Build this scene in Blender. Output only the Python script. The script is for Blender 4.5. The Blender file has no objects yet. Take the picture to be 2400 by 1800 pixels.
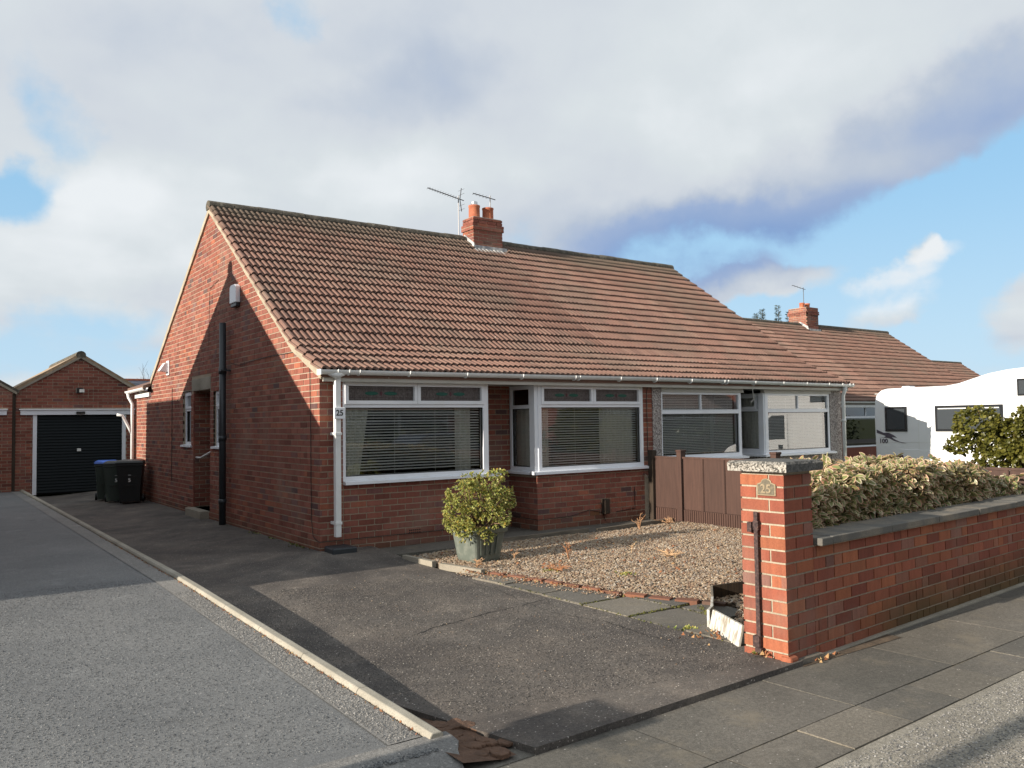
import bpy, bmesh, math, random
import numpy as np
from mathutils import Vector, Matrix
random.seed(7); RNG = np.random.default_rng(11)
S = bpy.context.scene; COL = S.collection
# ------------------------------------------------------------------ camera
cd = bpy.data.cameras.new('camera'); cam = bpy.data.objects.new('camera', cd); COL.objects.link(cam)
CAM = Vector((-4.31869, -10.32947, 1.63758))
RT = Vector((0.81231, -0.58305, -0.01436)); UP = Vector((-0.01509, -0.04563, 0.99884)); FW = Vector((0.58304, 0.81115, 0.04587))
M = Matrix.Identity(4)
for i in range(3):
    M[i][0] = RT[i]; M[i][1] = UP[i]; M[i][2] = -FW[i]; M[i][3] = CAM[i]
cam.matrix_world = M
cd.sensor_width = 36; cd.lens = 1954.25 / 2400 * 36; cd.clip_end = 3000; cd.clip_start = 0.05
S.camera = cam
FPX = 1954.25
def pix_dir(px, py):
    return (RT * ((px - 1200) / FPX) - UP * ((py - 900) / FPX) + FW)
def pix_on(px, py, axis, val):
    d = pix_dir(px, py); t = (val - CAM[axis]) / d[axis]; return CAM + d * t
# ------------------------------------------------------------------ light
SUN_DIR = Vector((-1, -0.015, 0.286)).normalized()      # towards the sun
sl = bpy.data.lights.new('sun', 'SUN'); so = bpy.data.objects.new('sun', sl); COL.objects.link(so)
sl.energy = 5.0; sl.angle = math.radians(0.5); sl.color = (1, 0.9, 0.77)
so.rotation_euler = SUN_DIR.to_track_quat('Z', 'Y').to_euler()
S.view_settings.view_transform = 'Standard'; S.view_settings.look = 'None'
S.view_settings.exposure = 0.7; S.view_settings.gamma = 1.0
W = bpy.data.worlds.new('World'); S.world = W; W.use_nodes = True
wn = W.node_tree.nodes; wl = W.node_tree.links; wn.clear()
def N(nodes, typ, **kw):
    n = nodes.new(typ)
    for k, v in kw.items(): setattr(n, k, v)
    return n
class G:
    """tiny node-graph helper"""
    def __init__(s, tree): s.t = tree; s.n = tree.nodes; s.l = tree.links
    def put(s, sock, v):
        if isinstance(v, bpy.types.NodeSocket): s.l.new(v, sock)
        else: sock.default_value = v
    def math(s, op, a, b=0.0, c=0.0, clamp=False):
        n = s.n.new('ShaderNodeMath'); n.operation = op; n.use_clamp = clamp
        s.put(n.inputs[0], a); s.put(n.inputs[1], b); s.put(n.inputs[2], c); return n.outputs[0]
    def vmath(s, op, a, b=(0, 0, 0)):
        n = s.n.new('ShaderNodeVectorMath'); n.operation = op
        s.put(n.inputs[0], a); s.put(n.inputs[1], b)
        return n.outputs['Value'] if op in ('DOT_PRODUCT', 'LENGTH') else n.outputs[0]
    def scale(s, a, f):
        n = s.n.new('ShaderNodeVectorMath'); n.operation = 'SCALE'; s.put(n.inputs[0], a); s.put(n.inputs['Scale'], f); return n.outputs[0]
    def noise(s, vec, sc, det=4, rough=0.55, dist=0.0, out='Fac'):
        n = s.n.new('ShaderNodeTexNoise'); s.put(n.inputs['Vector'], vec); n.inputs['Scale'].default_value = sc
        n.inputs['Detail'].default_value = det; n.inputs['Roughness'].default_value = rough; n.inputs['Distortion'].default_value = dist
        return n.outputs[out]
    def map(s, v, a, b, c=0.0, d=1.0, smooth=True):
        n = s.n.new('ShaderNodeMapRange'); n.interpolation_type = 'SMOOTHSTEP' if smooth else 'LINEAR'
        s.put(n.inputs[0], v); s.put(n.inputs[1], a); s.put(n.inputs[2], b); s.put(n.inputs[3], c); s.put(n.inputs[4], d); return n.outputs[0]
    def mix(s, f, a, b, mode='MIX'):
        n = s.n.new('ShaderNodeMix'); n.data_type = 'RGBA'; n.blend_type = mode
        s.put(n.inputs[0], f); s.put(n.inputs[6], a if isinstance(a, bpy.types.NodeSocket) else (*a, 1)); s.put(n.inputs[7], b if isinstance(b, bpy.types.NodeSocket) else (*b, 1)); return n.outputs[2]
    def ramp(s, f, stops, interp='LINEAR'):
        n = s.n.new('ShaderNodeValToRGB'); s.put(n.inputs[0], f); cr = n.color_ramp; cr.interpolation = interp
        while len(cr.elements) < len(stops): cr.elements.new(0.5)
        for e, (p, c) in zip(cr.elements, stops): e.position = p; e.color = (*c, 1)
        return n.outputs[0]
g = G(W.node_tree)
tc = N(wn, 'ShaderNodeTexCoord'); D = tc.outputs['Generated']
sky = N(wn, 'ShaderNodeTexSky'); sky.sky_type = 'NISHITA'; sky.sun_disc = False
sky.sun_elevation = math.asin(SUN_DIR.z); sky.sun_rotation = math.atan2(SUN_DIR.x, SUN_DIR.y); sky.air_density = 1.0; sky.dust_density = 0.6; sky.ozone_density = 1.4
sep = N(wn, 'ShaderNodeSeparateXYZ'); wl.new(D, sep.inputs[0]); zc = sep.outputs[2]
# clouds live on a flat layer: project the direction on it for perspective
zz = g.math('ADD', g.math('MAXIMUM', zc, 0.0), 0.16)
cv = N(wn, 'ShaderNodeCombineXYZ'); g.put(cv.inputs[0], g.math('DIVIDE', sep.outputs[0], zz)); g.put(cv.inputs[1], g.math('DIVIDE', sep.outputs[1], zz))
plane = cv.outputs[0]
warp = g.noise(D, 6.5, 6, 0.55, out='Color')
Dw = g.vmath('ADD', D, g.scale(g.vmath('SUBTRACT', warp, (0.5, 0.5, 0.5)), 0.13))
fine = g.noise(D, 11.0, 7, 0.58)
big = g.noise(plane, 0.9, 6, 0.55)
def blob(px, py, rx, ry, ang=0.0, soft=0.0):
    """elliptic patch of sky round the direction that the photo shows at a pixel"""
    c = pix_dir(px, py).normalized()
    r0 = c.cross(Vector((0, 0, 1))).normalized(); u0 = r0.cross(c)
    a = math.radians(ang); r = r0 * math.cos(a) + u0 * math.sin(a); u = u0 * math.cos(a) - r0 * math.sin(a)
    r = r * (FPX / rx); u = u * (FPX / ry)
    x = g.math('SUBTRACT', g.vmath('DOT_PRODUCT', Dw, tuple(r)), r.dot(c)); y = g.math('SUBTRACT', g.vmath('DOT_PRODUCT', Dw, tuple(u)), u.dot(c))
    q = g.math('ADD', g.math('MULTIPLY', x, x), g.math('MULTIPLY', y, y))
    m = g.map(q, 2.3, -0.2 + soft)
    return g.math('MULTIPLY', m, g.map(g.vmath('DOT_PRODUCT', D, tuple(c)), 0.3, 0.6))
dens = g.math('ADD', g.math('MULTIPLY', g.math('SUBTRACT', big, 0.5), 1.7), g.math('MULTIPLY', g.math('SUBTRACT', fine, 0.5), 1.6))
dens = g.math('ADD', dens, 0.74)
for b in ((1050, 230, 1000, 330, 0), (1650, 150, 700, 260, 15), (330, 640, 240, 90, 0)):
    dens = g.math('ADD', dens, g.math('MULTIPLY', blob(*b), 0.55))
for b, w in (((10, 480, 130, 70, 0), 1.35), ((165, 300, 60, 110, 30), 0.75), ((690, 15, 60, 70, -30), 1.0), ((865, 255, 50, 35, 0), .8), ((0, 110, 70, 180, 0), 0.5), ((1290, 560, 200, 60, 0), .5), ((1420, 250, 60, 160, 10), .45), ((2350, 60, 200, 110, 0), .5),
             ((2150, 640, 620, 150, 8), 1.75), ((2350, 500, 260, 110, 20), 1.5), ((1640, 590, 160, 60, 10), 0.9), ((230, 730, 120, 45, 0), 0.9), ((60, 830, 200, 60, 0), 0.95), ((2200, 850, 300, 60, 0), 0.7)):
    dens = g.math('SUBTRACT', dens, g.math('MULTIPLY', blob(*b), w))
for b, w in (((2250, 568, 110, 40, 8), 1.7), ((2090, 700, 140, 60, 25), 1.7), ((2390, 730, 90, 70, 0), 1.5), ((1850, 660, 240, 38, 0), 1.1), ((2120, 592, 40, 25, 0), 1.2), ((1700, 640, 160, 50, 0), 0.9), ((150, 560, 150, 70, 20), 1.0)):
    dens = g.math('ADD', dens, g.math('MULTIPLY', blob(*b), w))
alpha = g.map(dens, -0.25, 0.78)
shade = g.math('ADD', g.math('MULTIPLY', g.noise(plane, 1.2, 4, 0.45), 0.95), g.math('MULTIPLY', fine, 0.22)); shade = g.math('ADD', shade, 0.08)
band = g.math('ADD', g.math('MULTIPLY', blob(2100, 400, 640, 125, 17), 1.0), g.math('MULTIPLY', blob(1600, 570, 340, 80, 8), 0.75))
shade = g.math('SUBTRACT', shade, g.math('MULTIPLY', band, 0.40))
for b, w in (((1700, 60, 500, 160, 0), .16), ((300, 560, 300, 110, 20), .22), ((2250, 555, 110, 34, 8), .3), ((2100, 680, 140, 50, 25), .3), ((850, 380, 400, 80, 0), .10), ((900, 250, 260, 80, 20), -.16), ((1300, 480, 300, 80, 10), -.10)):
    shade = g.math('ADD', shade, g.math('MULTIPLY', blob(*b), w))
ccol = g.ramp(shade, [(0.0, (0.24, 0.38, 0.66)), (0.26, (0.35, 0.46, 0.68)), (0.44, (0.52, 0.59, 0.70)), (0.60, (0.66, 0.71, 0.77)), (0.74, (0.72, 0.775, 0.81)), (0.92, (0.86, 0.90, 0.93))])
blue = g.mix(1.0, sky.outputs[0], (1.0, 1.0, 1.0), 'MULTIPLY')
# haze towards the horizon, and clouds given in the same units as the sky (background strength 0.1)
hz = g.map(zc, 0.30, 0.0)
veil = g.mix(0.80, blue, (3.5, 6.5, 9.4))
bcol = g.mix(g.math('MULTIPLY', hz, 0.62), veil, (6.4, 8.0, 9.1))
col = g.mix(alpha, bcol, g.scale(ccol, 9.5))
bg = N(wn, 'ShaderNodeBackground'); bg.inputs['Strength'].default_value = 0.063; wl.new(col, bg.inputs['Color'])
wo = N(wn, 'ShaderNodeOutputWorld'); wl.new(bg.outputs[0], wo.inputs[0])
# ------------------------------------------------------------------ materials
MATS = {}
DULL = dict(brick=.86, mortar=.84, pale_mortar=.84, roof_tile=.90, ridge_tile=.85, concrete=.86, kerb_concrete=.86, pebbledash=.95, aggregate=.62, coping=.95, tarmac=.84, pale_tarmac=.86, old_concrete=.95, flag=.84, verge_surface=.84, gravel=.80, white_timber=.85, fence_brown=.7, terracotta=.85, hedge_leaf=1.08, shrub_leaf=.92, wall_brick=.92, joint_sand=.8, clay=.8, brass=.95, privet_leaf=.75, gravel_base=.8)
def mat(name, base=None, rough=0.8, metal=0.0, spec=0.5, fn=None, bump=None):
    m = bpy.data.materials.new(name); m.use_nodes = True; t = m.node_tree; h = G(t)
    b = t.nodes['Principled BSDF']; b.inputs['Roughness'].default_value = rough; b.inputs['Metallic'].default_value = metal; b.inputs['Specular IOR Level'].default_value = spec
    tc = t.nodes.new('ShaderNodeTexCoord'); geo = t.nodes.new('ShaderNodeNewGeometry')
    h.pos = geo.outputs['Position']; h.b = b; h.obj = tc.outputs['Object']
    h.rand = t.nodes.new('ShaderNodeObjectInfo').outputs['Random']
    at = t.nodes.new('ShaderNodeAttribute'); at.attribute_name = 'rnd'; h.rnd = at.outputs['Fac']
    at2 = t.nodes.new('ShaderNodeAttribute'); at2.attribute_name = 'edge'; h.edge = at2.outputs['Fac']
    sp = t.nodes.new('ShaderNodeSeparateXYZ'); t.links.new(h.pos, sp.inputs[0]); h.px, h.py, h.pz = sp.outputs
    h.r = h.math('FRACT', h.math('ADD', h.rand, h.rnd))
    if base is not None: b.inputs['Base Color'].default_value = (*base, 1)
    if fn:
        c = fn(h)
        if c is not None and name in DULL: c = h.mix(1.0, c, (DULL[name],) * 3, 'MULTIPLY')
        if c is not None: t.links.new(c, b.inputs['Base Color'])
    if bump:
        sc, st, dist = bump
        bn = t.nodes.new('ShaderNodeBump'); bn.inputs['Strength'].default_value = st; bn.inputs['Distance'].default_value = dist
        t.links.new(h.noise(h.pos, sc, 5, 0.65), bn.inputs['Height']); t.links.new(bn.outputs[0], b.inputs['Normal'])
    MATS[name] = m; return m
def f_brick(stops, soot=0.0, moss=False):
    def fn(h):
        c = h.ramp(h.r, stops)
        r2 = h.math('FRACT', h.math('MULTIPLY', h.r, 17.3))
        c = h.mix(0.55, c, h.ramp(r2, [(0, (.68, .68, .70)), (.5, (1, 1, 1)), (1, (1.22, 1.18, 1.15))]), 'MULTIPLY')
        # drag marks inside one brick
        v = h.vmath('MULTIPLY', h.pos, (28, 28, 3)); v = h.vmath('ADD', v, h.scale((1.0, 3.0, 7.0), h.math('MULTIPLY', h.r, 40)))
        d = h.noise(v, 1.0, 3, 0.6)
        c = h.mix(0.5, c, h.ramp(d, [(.3, (.72, .66, .66)), (.55, (1.05, 1.05, 1.05)), (.75, (1.3, 1.3, 1.28))]), 'MULTIPLY')
        sp = h.noise(h.pos, 90, 3, 0.7)
        c = h.mix(0.45, c, h.ramp(sp, [(.35, (.7, .7, .7)), (.6, (1.15, 1.15, 1.15))]), 'MULTIPLY')
        big = h.noise(h.pos, 1.1, 4, 0.6)
        c = h.mix(h.map(big, .5, .75, 0, .35), c, (.30, .24, .19))
        if moss:
            low = h.math('MULTIPLY', h.map(h.math('ADD', h.pz, h.math('MULTIPLY', big, .35)), .5, .1), .8)
            low = h.math('MULTIPLY', low, h.map(h.px, 1.2, 2.6))
            c = h.mix(low, c, (.075, .065, .022))
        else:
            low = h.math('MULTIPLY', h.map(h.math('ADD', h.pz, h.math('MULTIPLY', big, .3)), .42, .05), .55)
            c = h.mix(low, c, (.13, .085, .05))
        return c
    return fn
HOUSE_BR = [(0, (.20, .068, .048)), (.12, (.245, .082, .056)), (.45, (.285, .100, .070)), (.75, (.315, .122, .088)), (.88, (.37, .125, .070)), (.95, (.22, .100, .090)), (1, (.13, .075, .07))]
WALL_BR = [(0, (.215, .062, .040)), (.3, (.265, .078, .046)), (.6, (.295, .094, .053)), (.86, (.345, .118, .055)), (.95, (.28, .12, .08)), (1, (.21, .10, .08))]
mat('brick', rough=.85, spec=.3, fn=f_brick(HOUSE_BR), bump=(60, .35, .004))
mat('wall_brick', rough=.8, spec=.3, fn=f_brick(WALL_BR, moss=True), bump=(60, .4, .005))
mat('mortar', rough=.95, spec=.2, fn=lambda h: h.mix(.8, h.ramp(h.noise(h.pos, 1.5, 5), [(.3, (.36, .29, .21)), (.7, (.52, .43, .33))]), h.ramp(h.noise(h.pos, 70, 3), [(.3, (.75, .75, .75)), (.7, (1.2, 1.2, 1.2))]), 'MULTIPLY'), bump=(90, .5, .004))
mat('pale_mortar', rough=.95, spec=.2, fn=lambda h: h.mix(.8, h.ramp(h.noise(h.pos, 2.5, 5), [(.3, (.34, .29, .22)), (.7, (.52, .46, .35))]), h.ramp(h.noise(h.pos, 60, 3), [(.3, (.75, .75, .75)), (.7, (1.2, 1.2, 1.2))]), 'MULTIPLY'), bump=(60, .6, .008))
def f_tile(dull=0.0):
    def fn(h):
        c = h.ramp(h.r, [(0, (.195, .118, .094)), (.3, (.225, .130, .101)), (.7, (.245, .140, .108)), (.95, (.258, .158, .122)), (1.0, (.215, .138, .112))])
        n = h.noise(h.pos, .8, 6, .65)
        c = h.mix(h.map(n, .42, .68, 0, .6), c, (.185, .138, .108)); c = h.mix(h.math('MULTIPLY', h.edge, .72), c, (.055, .032, .026))  # tile front edges coloured dark for dirt and the shade under each course
        c = h.mix(h.map(h.noise(h.pos, 6.5, 4, .6), .62, .75, 0, .5), c, (.24, .21, .165))
        s = h.noise(h.pos, 45, 4, .7)
        c = h.mix(.55, c, h.ramp(s, [(.3, (.62, .62, .62)), (.55, (1.05, 1.05, 1.05)), (.75, (1.35, 1.33, 1.25))]), 'MULTIPLY')
        sp = h.noise(h.pos, 17, 2, .5)
        c = h.mix(h.map(sp, .74, .80, 0, .75), c, (.55, .52, .44))
        # darker growth near the ridge
        c = h.mix(h.math('MULTIPLY', h.map(h.math('ADD', h.pz, h.math('MULTIPLY', n, .7)), 5.3, 6.0), .65), c, (.11, .10, .075))
        return c
    return fn
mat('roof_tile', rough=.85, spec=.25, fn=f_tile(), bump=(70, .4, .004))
mat('ridge_tile', rough=.95, spec=.2, fn=lambda h: h.ramp(h.noise(h.pos, 9, 6, .7), [(.32, (.06, .055, .045)), (.55, (.14, .125, .10)), (.72, (.32, .29, .23))]), bump=(40, .7, .01))
mat('white_upvc', (.80, .82, .85), .35, spec=.4, fn=lambda h: h.mix(h.map(h.noise(h.pos, 3, 4), .5, .8, 0, .35), (.80, .82, .86), (.60, .60, .58)))
mat('cream_board', rough=.6, fn=lambda h: h.mix(h.map(h.noise(h.pos, 3, 4), .4, .8, 0, .6), (.50, .48, .43), (.36, .34, .29)))
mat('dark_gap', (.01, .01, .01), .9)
mat('rubber', (.012, .012, .012), .5)
mat('gutter_white', rough=.35, spec=.4, fn=lambda h: h.mix(h.map(h.noise(h.pos, 4, 4), .45, .8, 0, .5), (.76, .77, .76), (.52, .52, .50)))
mat('black_pipe', (.028, .034, .04), .4)
mat('dark_cable', (.02, .016, .014), .6)
mat('concrete', rough=.95, spec=.2, fn=lambda h: h.mix(.7, h.ramp(h.noise(h.pos, 2, 5), [(.3, (.25, .225, .18)), (.7, (.42, .38, .31))]), h.ramp(h.noise(h.pos, 120, 2), [(.3, (.7, .7, .7)), (.7, (1.25, 1.25, 1.25))]), 'MULTIPLY'), bump=(90, .5, .004))
mat('kerb_concrete', rough=.95, spec=.2, fn=lambda h: h.mix(.7, h.ramp(h.noise(h.pos, 3, 5), [(.3, (.33, .305, .25)), (.7, (.46, .43, .36))]), h.ramp(h.noise(h.pos, 130, 2), [(.3, (.7, .7, .7)), (.7, (1.2, 1.2, 1.2))]), 'MULTIPLY'), bump=(90, .5, .003))
def f_pebble(h):
    v = h.n.new('ShaderNodeTexVoronoi'); v.inputs['Scale'].default_value = 55; h.l.new(h.pos, v.inputs['Vector'])
    sx = h.n.new('ShaderNodeSeparateColor'); h.l.new(v.outputs['Color'], sx.inputs[0])
    return h.ramp(sx.outputs[0], [(0, (.12, .10, .10)), (.3, (.30, .26, .25)), (.7, (.42, .37, .34)), (1, (.62, .58, .54))])
mat('pebbledash', rough=.9, spec=.3, fn=f_pebble, bump=(110, .9, .012))
def f_cap(h):
    v = h.n.new('ShaderNodeTexVoronoi'); v.inputs['Scale'].default_value = 95; h.l.new(h.pos, v.inputs['Vector'])
    sx = h.n.new('ShaderNodeSeparateColor'); h.l.new(v.outputs['Color'], sx.inputs[0])
    c = h.ramp(sx.outputs[0], [(0, (.07, .065, .055)), (.3, (.16, .15, .13)), (.55, (.50, .46, .40)), (1, (.75, .71, .64))])
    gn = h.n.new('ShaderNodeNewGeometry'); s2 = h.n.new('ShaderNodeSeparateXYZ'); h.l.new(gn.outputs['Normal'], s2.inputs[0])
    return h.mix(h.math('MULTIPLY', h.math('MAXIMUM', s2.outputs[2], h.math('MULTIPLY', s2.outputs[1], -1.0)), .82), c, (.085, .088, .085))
mat('aggregate', rough=.9, fn=f_cap, bump=(120, .8, .008))
mat('coping', rough=.95, spec=.2, fn=lambda h: h.mix(.6, h.mix(h.map(h.noise(h.pos, 4, 5), .4, .7), (.135, .13, .118), (.235, .205, .165)), h.ramp(h.noise(h.pos, 150, 3), [(.3, (.6, .6, .6)), (.7, (1.4, 1.4, 1.4))]), 'MULTIPLY'), bump=(140, .6, .004))
def f_tarmac(a, b, sp=.3, sc=170, seams=0):
    def fn(h):
        c = h.mix(h.map(h.noise(h.pos, .9, 6, .6), .3, .7), a, b)
        s = h.math('ADD', h.math('MULTIPLY', h.noise(h.pos, sc, 3, .8), .5), h.math('MULTIPLY', h.noise(h.pos, sc * .28, 4, .8), .5))
        c = h.mix(.95, c, h.ramp(s, [(.34, (.40, .40, .40)), (.5, (.95, .95, .95)), (.62, (1.5, 1.5, 1.5)), (.74, (2.6, 2.5, 2.4))]), 'MULTIPLY')
        v = h.n.new('ShaderNodeTexVoronoi'); v.inputs['Scale'].default_value = sc * .33; h.l.new(h.pos, v.inputs['Vector'])
        sx = h.n.new('ShaderNodeSeparateColor'); h.l.new(v.outputs['Color'], sx.inputs[0])
        d = h.math('MULTIPLY', h.map(sx.outputs[0], 1 - sp * .1, 1, 0, 1, False), h.map(v.outputs['Distance'], .42, .2))
        c = h.mix(h.math('MULTIPLY', d, .9), c, (.62, .57, .52))
        st = h.noise(h.pos, 3.1, 6, .7)
        c = h.mix(h.map(st, .56, .78, 0, .5), c, tuple(x * 1.75 for x in b))
        c = h.mix(h.map(h.noise(h.pos, 2.1, 5, .6), .60, .76, 0, .45), c, tuple(x * .5 for x in a))
        return c
    return fn
mat('tarmac', rough=.75, spec=.45, fn=f_tarmac((.165, .17, .172), (.215, .218, .215), .6, 210), bump=(230, .9, .006))
mat('pale_tarmac', rough=.8, spec=.45, fn=f_tarmac((.215, .21, .20), (.28, .27, .25), 1.0, 190), bump=(200, .9, .007))
mat('old_concrete', rough=.85, spec=.35, fn=lambda h: h.mix(.9, f_tarmac((.088, .077, .070), (.150, .133, .117), 1.2, 200)(h), h.ramp(h.noise(h.pos, 1.6, 7, .72), [(.30, (.58, .58, .60)), (.46, (.9, .9, .9)), (.58, (1.15, 1.12, 1.08)), (.72, (1.65, 1.58, 1.48))]), 'MULTIPLY'), bump=(170, 1.0, .008))
mat('flag', rough=.85, spec=.35, fn=lambda h: h.mix(h.map(h.noise(h.pos, 2.3, 6, .7), .52, .72, 0, .6), h.mix(.5, f_tarmac((.130, .120, .102), (.185, .168, .142), .3, 200)(h), h.ramp(h.r, [(0, (.75, .78, .8)), (.5, (1, 1, 1)), (1, (1.5, 1.45, 1.35))]), 'MULTIPLY'), (.25, .215, .16)), bump=(150, .7, .004))
mat('verge_surface', rough=.85, fn=f_tarmac((.27, .245, .20), (.36, .33, .27), 1.4, 120), bump=(120, .9, .006))
mat('road', rough=.8, fn=f_tarmac((.07, .07, .072), (.09, .09, .09), 1.0, 120), bump=(120, .9, .006))
mat('soil', rough=1, fn=lambda h: h.ramp(h.noise(h.pos, 6, 6, .7), [(.3, (.05, .035, .022)), (.7, (.14, .10, .065))]), bump=(30, .8, .03))
mat('clay', rough=.95, fn=lambda h: h.ramp(h.noise(h.pos, 9, 6, .7), [(.3, (.09, .05, .03)), (.6, (.19, .105, .065))]), bump=(25, 1, .03))
mat('grass', rough=.95, fn=lambda h: h.ramp(h.noise(h.pos, 3, 6, .7), [(.3, (.03, .05, .015)), (.7, (.09, .11, .035))]), bump=(40, .8, .03))
mat('gravel_base', rough=1, fn=lambda h: h.ramp(h.noise(h.pos, 30, 4, .7), [(.3, (.07, .05, .035)), (.7, (.26, .2, .14))]), bump=(60, 1, .02))
mat('gravel', rough=.85, fn=lambda h: h.ramp(h.r, [(0, (.18, .105, .065)), (.2, (.31, .20, .13)), (.5, (.44, .32, .205)), (.75, (.55, .43, .30)), (.9, (.30, .25, .21)), (1, (.70, .62, .50))]))
mat('timber', rough=.9, fn=lambda h: h.ramp(h.noise(h.vmath('MULTIPLY', h.pos, (3, 40, 40)), 1, 4, .6), [(.3, (.10, .085, .065)), (.7, (.24, .20, .15))]))
mat('joint_sand', rough=1, fn=lambda h: h.ramp(h.noise(h.pos, 14, 5, .7), [(.35, (.10, .085, .055)), (.55, (.30, .25, .17)), (.7, (.42, .36, .26))]))
mat('white_timber', rough=.9, fn=lambda h: h.mix(h.map(h.noise(h.vmath('MULTIPLY', h.pos, (30, 30, 5)), 1, 5, .7), .42, .62), (.70, .69, .64), (.33, .29, .23)))
mat('fence_brown', rough=.7, fn=lambda h: h.mix(.6, h.ramp(h.noise(h.vmath('MULTIPLY', h.pos, (30, 30, 2.5)), 1, 5, .6), [(.3, (.062, .027, .018)), (.7, (.10, .047, .032))]), h.ramp(h.r, [(0, (.8, .8, .8)), (1, (1.2, 1.2, 1.2))]), 'MULTIPLY'), bump=(30, .3, .004))
mat('dark_post', rough=.9, fn=lambda h: h.ramp(h.noise(h.vmath('MULTIPLY', h.pos, (40, 40, 3)), 1, 4, .6), [(.3, (.018, .012, .008)), (.7, (.06, .04, .025))]))
mat('curtain', rough=.9, fn=lambda h: h.mix(h.map(h.noise(h.pos, 25, 2), .3, .7), (.76, .75, .68), (.86, .85, .78)))
mat('blind', (.92, .91, .87), .4)
mat('room', (.07, .06, .055), .9); mat('van_pane', (.05, .058, .066), .08, spec=.7)
mat('brass', rough=.5, metal=.3, fn=lambda h: h.mix(h.map(h.noise(h.pos, 60, 4), .4, .7), (.26, .205, .13), (.36, .29, .19)))
mat('brass_field', rough=.6, metal=.3, fn=lambda h: h.mix(h.map(h.noise(h.pos, 50, 4), .4, .7), (.115, .10, .07), (.18, .15, .10)))
mat('iron', rough=.7, metal=.3, fn=lambda h: h.ramp(h.noise(h.pos, 60, 4), [(.35, (.03, .018, .018)), (.6, (.075, .045, .042)), (.75, (.16, .09, .06))]))
mat('black_ink', (.02, .02, .02), .5)
mat('green_planter', rough=.45, fn=lambda h: h.mix(h.map(h.noise(h.pos, 12, 4), .4, .8), (.115, .135, .115), (.19, .205, .175)))
mat('bin_black', (.012, .014, .014), .38); mat('bin_green', (.04, .055, .045), .4); mat('bin_blue', (.03, .10, .42), .35)
mat('bin_mark', (.75, .75, .72), .6)
mat('door_black', (.009, .013, .015), .7, spec=.25)
mat('chrome', (.6, .6, .6), .3, metal=.9)
mat('aerial_metal', (.11, .11, .115), .45, metal=.5)
mat('lead', rough=.6, fn=lambda h: h.mix(h.map(h.noise(h.pos, 8, 5), .35, .7), (.22, .23, .25), (.62, .60, .56)))
mat('terracotta', rough=.8, fn=lambda h: h.mix(h.map(h.noise(h.pos, 9, 5), .35, .7), (.42, .12, .06), (.58, .20, .10)))
mat('slate', rough=.6, fn=lambda h: h.ramp(h.noise(h.pos, 2, 5), [(.3, (.03, .035, .055)), (.7, (.06, .065, .09))]))
mat('tan_roof', rough=.9, fn=lambda h: h.ramp(h.noise(h.pos, 6, 5), [(.3, (.22, .15, .09)), (.7, (.40, .30, .2))]))
mat('van_white', rough=.25, spec=.5, fn=lambda h: h.mix(h.map(h.noise(h.pos, 2, 3), .5, .8, 0, .3), (.84, .85, .86), (.74, .75, .76)))
mat('van_grey', (.30, .31, .33), .4); mat('van_dark', (.02, .022, .025), .15, spec=.8); mat('decal', (.10, .085, .11), .4)
mat('car_paint', (.02, .03, .06), .15, spec=.8); mat('red_lamp', (.6, .01, .01), .2)
mat('render_cream', (.55, .5, .42), .9)
mat('leaf_litter', rough=.9, fn=lambda h: h.ramp(h.r, [(0, (.16, .05, .02)), (.5, (.30, .12, .05)), (1, (.42, .30, .14))]))
mat('twig', (.16, .10, .06), .9); mat('bark', (.055, .04, .03), .95)
mat('dead_stalk', rough=.9, fn=lambda h: h.ramp(h.r, [(0, (.30, .12, .05)), (1, (.55, .38, .22))]))
def f_leaf(dark, light, edge, ew=.5, rim=(.62, .80)):
    def fn(h):
        c = h.mix(h.r, dark, light)
        r2 = h.math('FRACT', h.math('MULTIPLY', h.r, 7.7))
        e = h.ramp(r2, edge)
        return h.mix(h.math('MULTIPLY', h.map(h.edge, rim[0], rim[1]), ew), c, e)
    return fn
def leafmat(name, fn, rough=.4):
    m = mat(name, rough=rough, fn=fn, spec=.5); t = m.node_tree
    b = t.nodes['Principled BSDF']; out = t.nodes['Material Output']
    tr = t.nodes.new('ShaderNodeBsdfTranslucent'); mx = t.nodes.new('ShaderNodeMixShader'); mx.inputs[0].default_value = .35
    src = b.inputs['Base Color'].links[0].from_socket if b.inputs['Base Color'].links else None
    if src: t.links.new(src, tr.inputs[0])
    t.links.new(b.outputs[0], mx.inputs[1]); t.links.new(tr.outputs[0], mx.inputs[2]); t.links.new(mx.outputs[0], out.inputs[0])
    return m
leafmat('hedge_leaf', f_leaf((.11, .14, .05), (.30, .31, .12), [(0, (.74, .62, .42)), (.35, (.72, .47, .33)), (.65, (.50, .22, .16)), (1, (.76, .68, .50))], .95, (.45, .9)))
leafmat('shrub_leaf', f_leaf((.045, .095, .018), (.19, .27, .045), [(0, (.62, .64, .18)), (.7, (.80, .70, .25)), (1, (.80, .42, .06))], .85, (.2, .8)))
leafmat('privet_leaf', f_leaf((.07, .09, .022), (.27, .25, .05), [(0, (.30, .26, .04)), (1, (.16, .16, .03))], .6, (.3, .8)))
leafmat('conifer_leaf', f_leaf((.06, .08, .06), (.13, .15, .10), [(0, (.05, .07, .03)), (1, (.05, .07, .03))], .3))
leafmat('far_green', f_leaf((.03, .05, .02), (.08, .09, .035), [(0, (.1, .1, .04)), (1, (.1, .1, .04))], .3))
leafmat('moss', f_leaf((.06, .075, .02), (.20, .19, .05), [(0, (.26, .22, .07)), (1, (.14, .12, .04))], .5))
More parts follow.
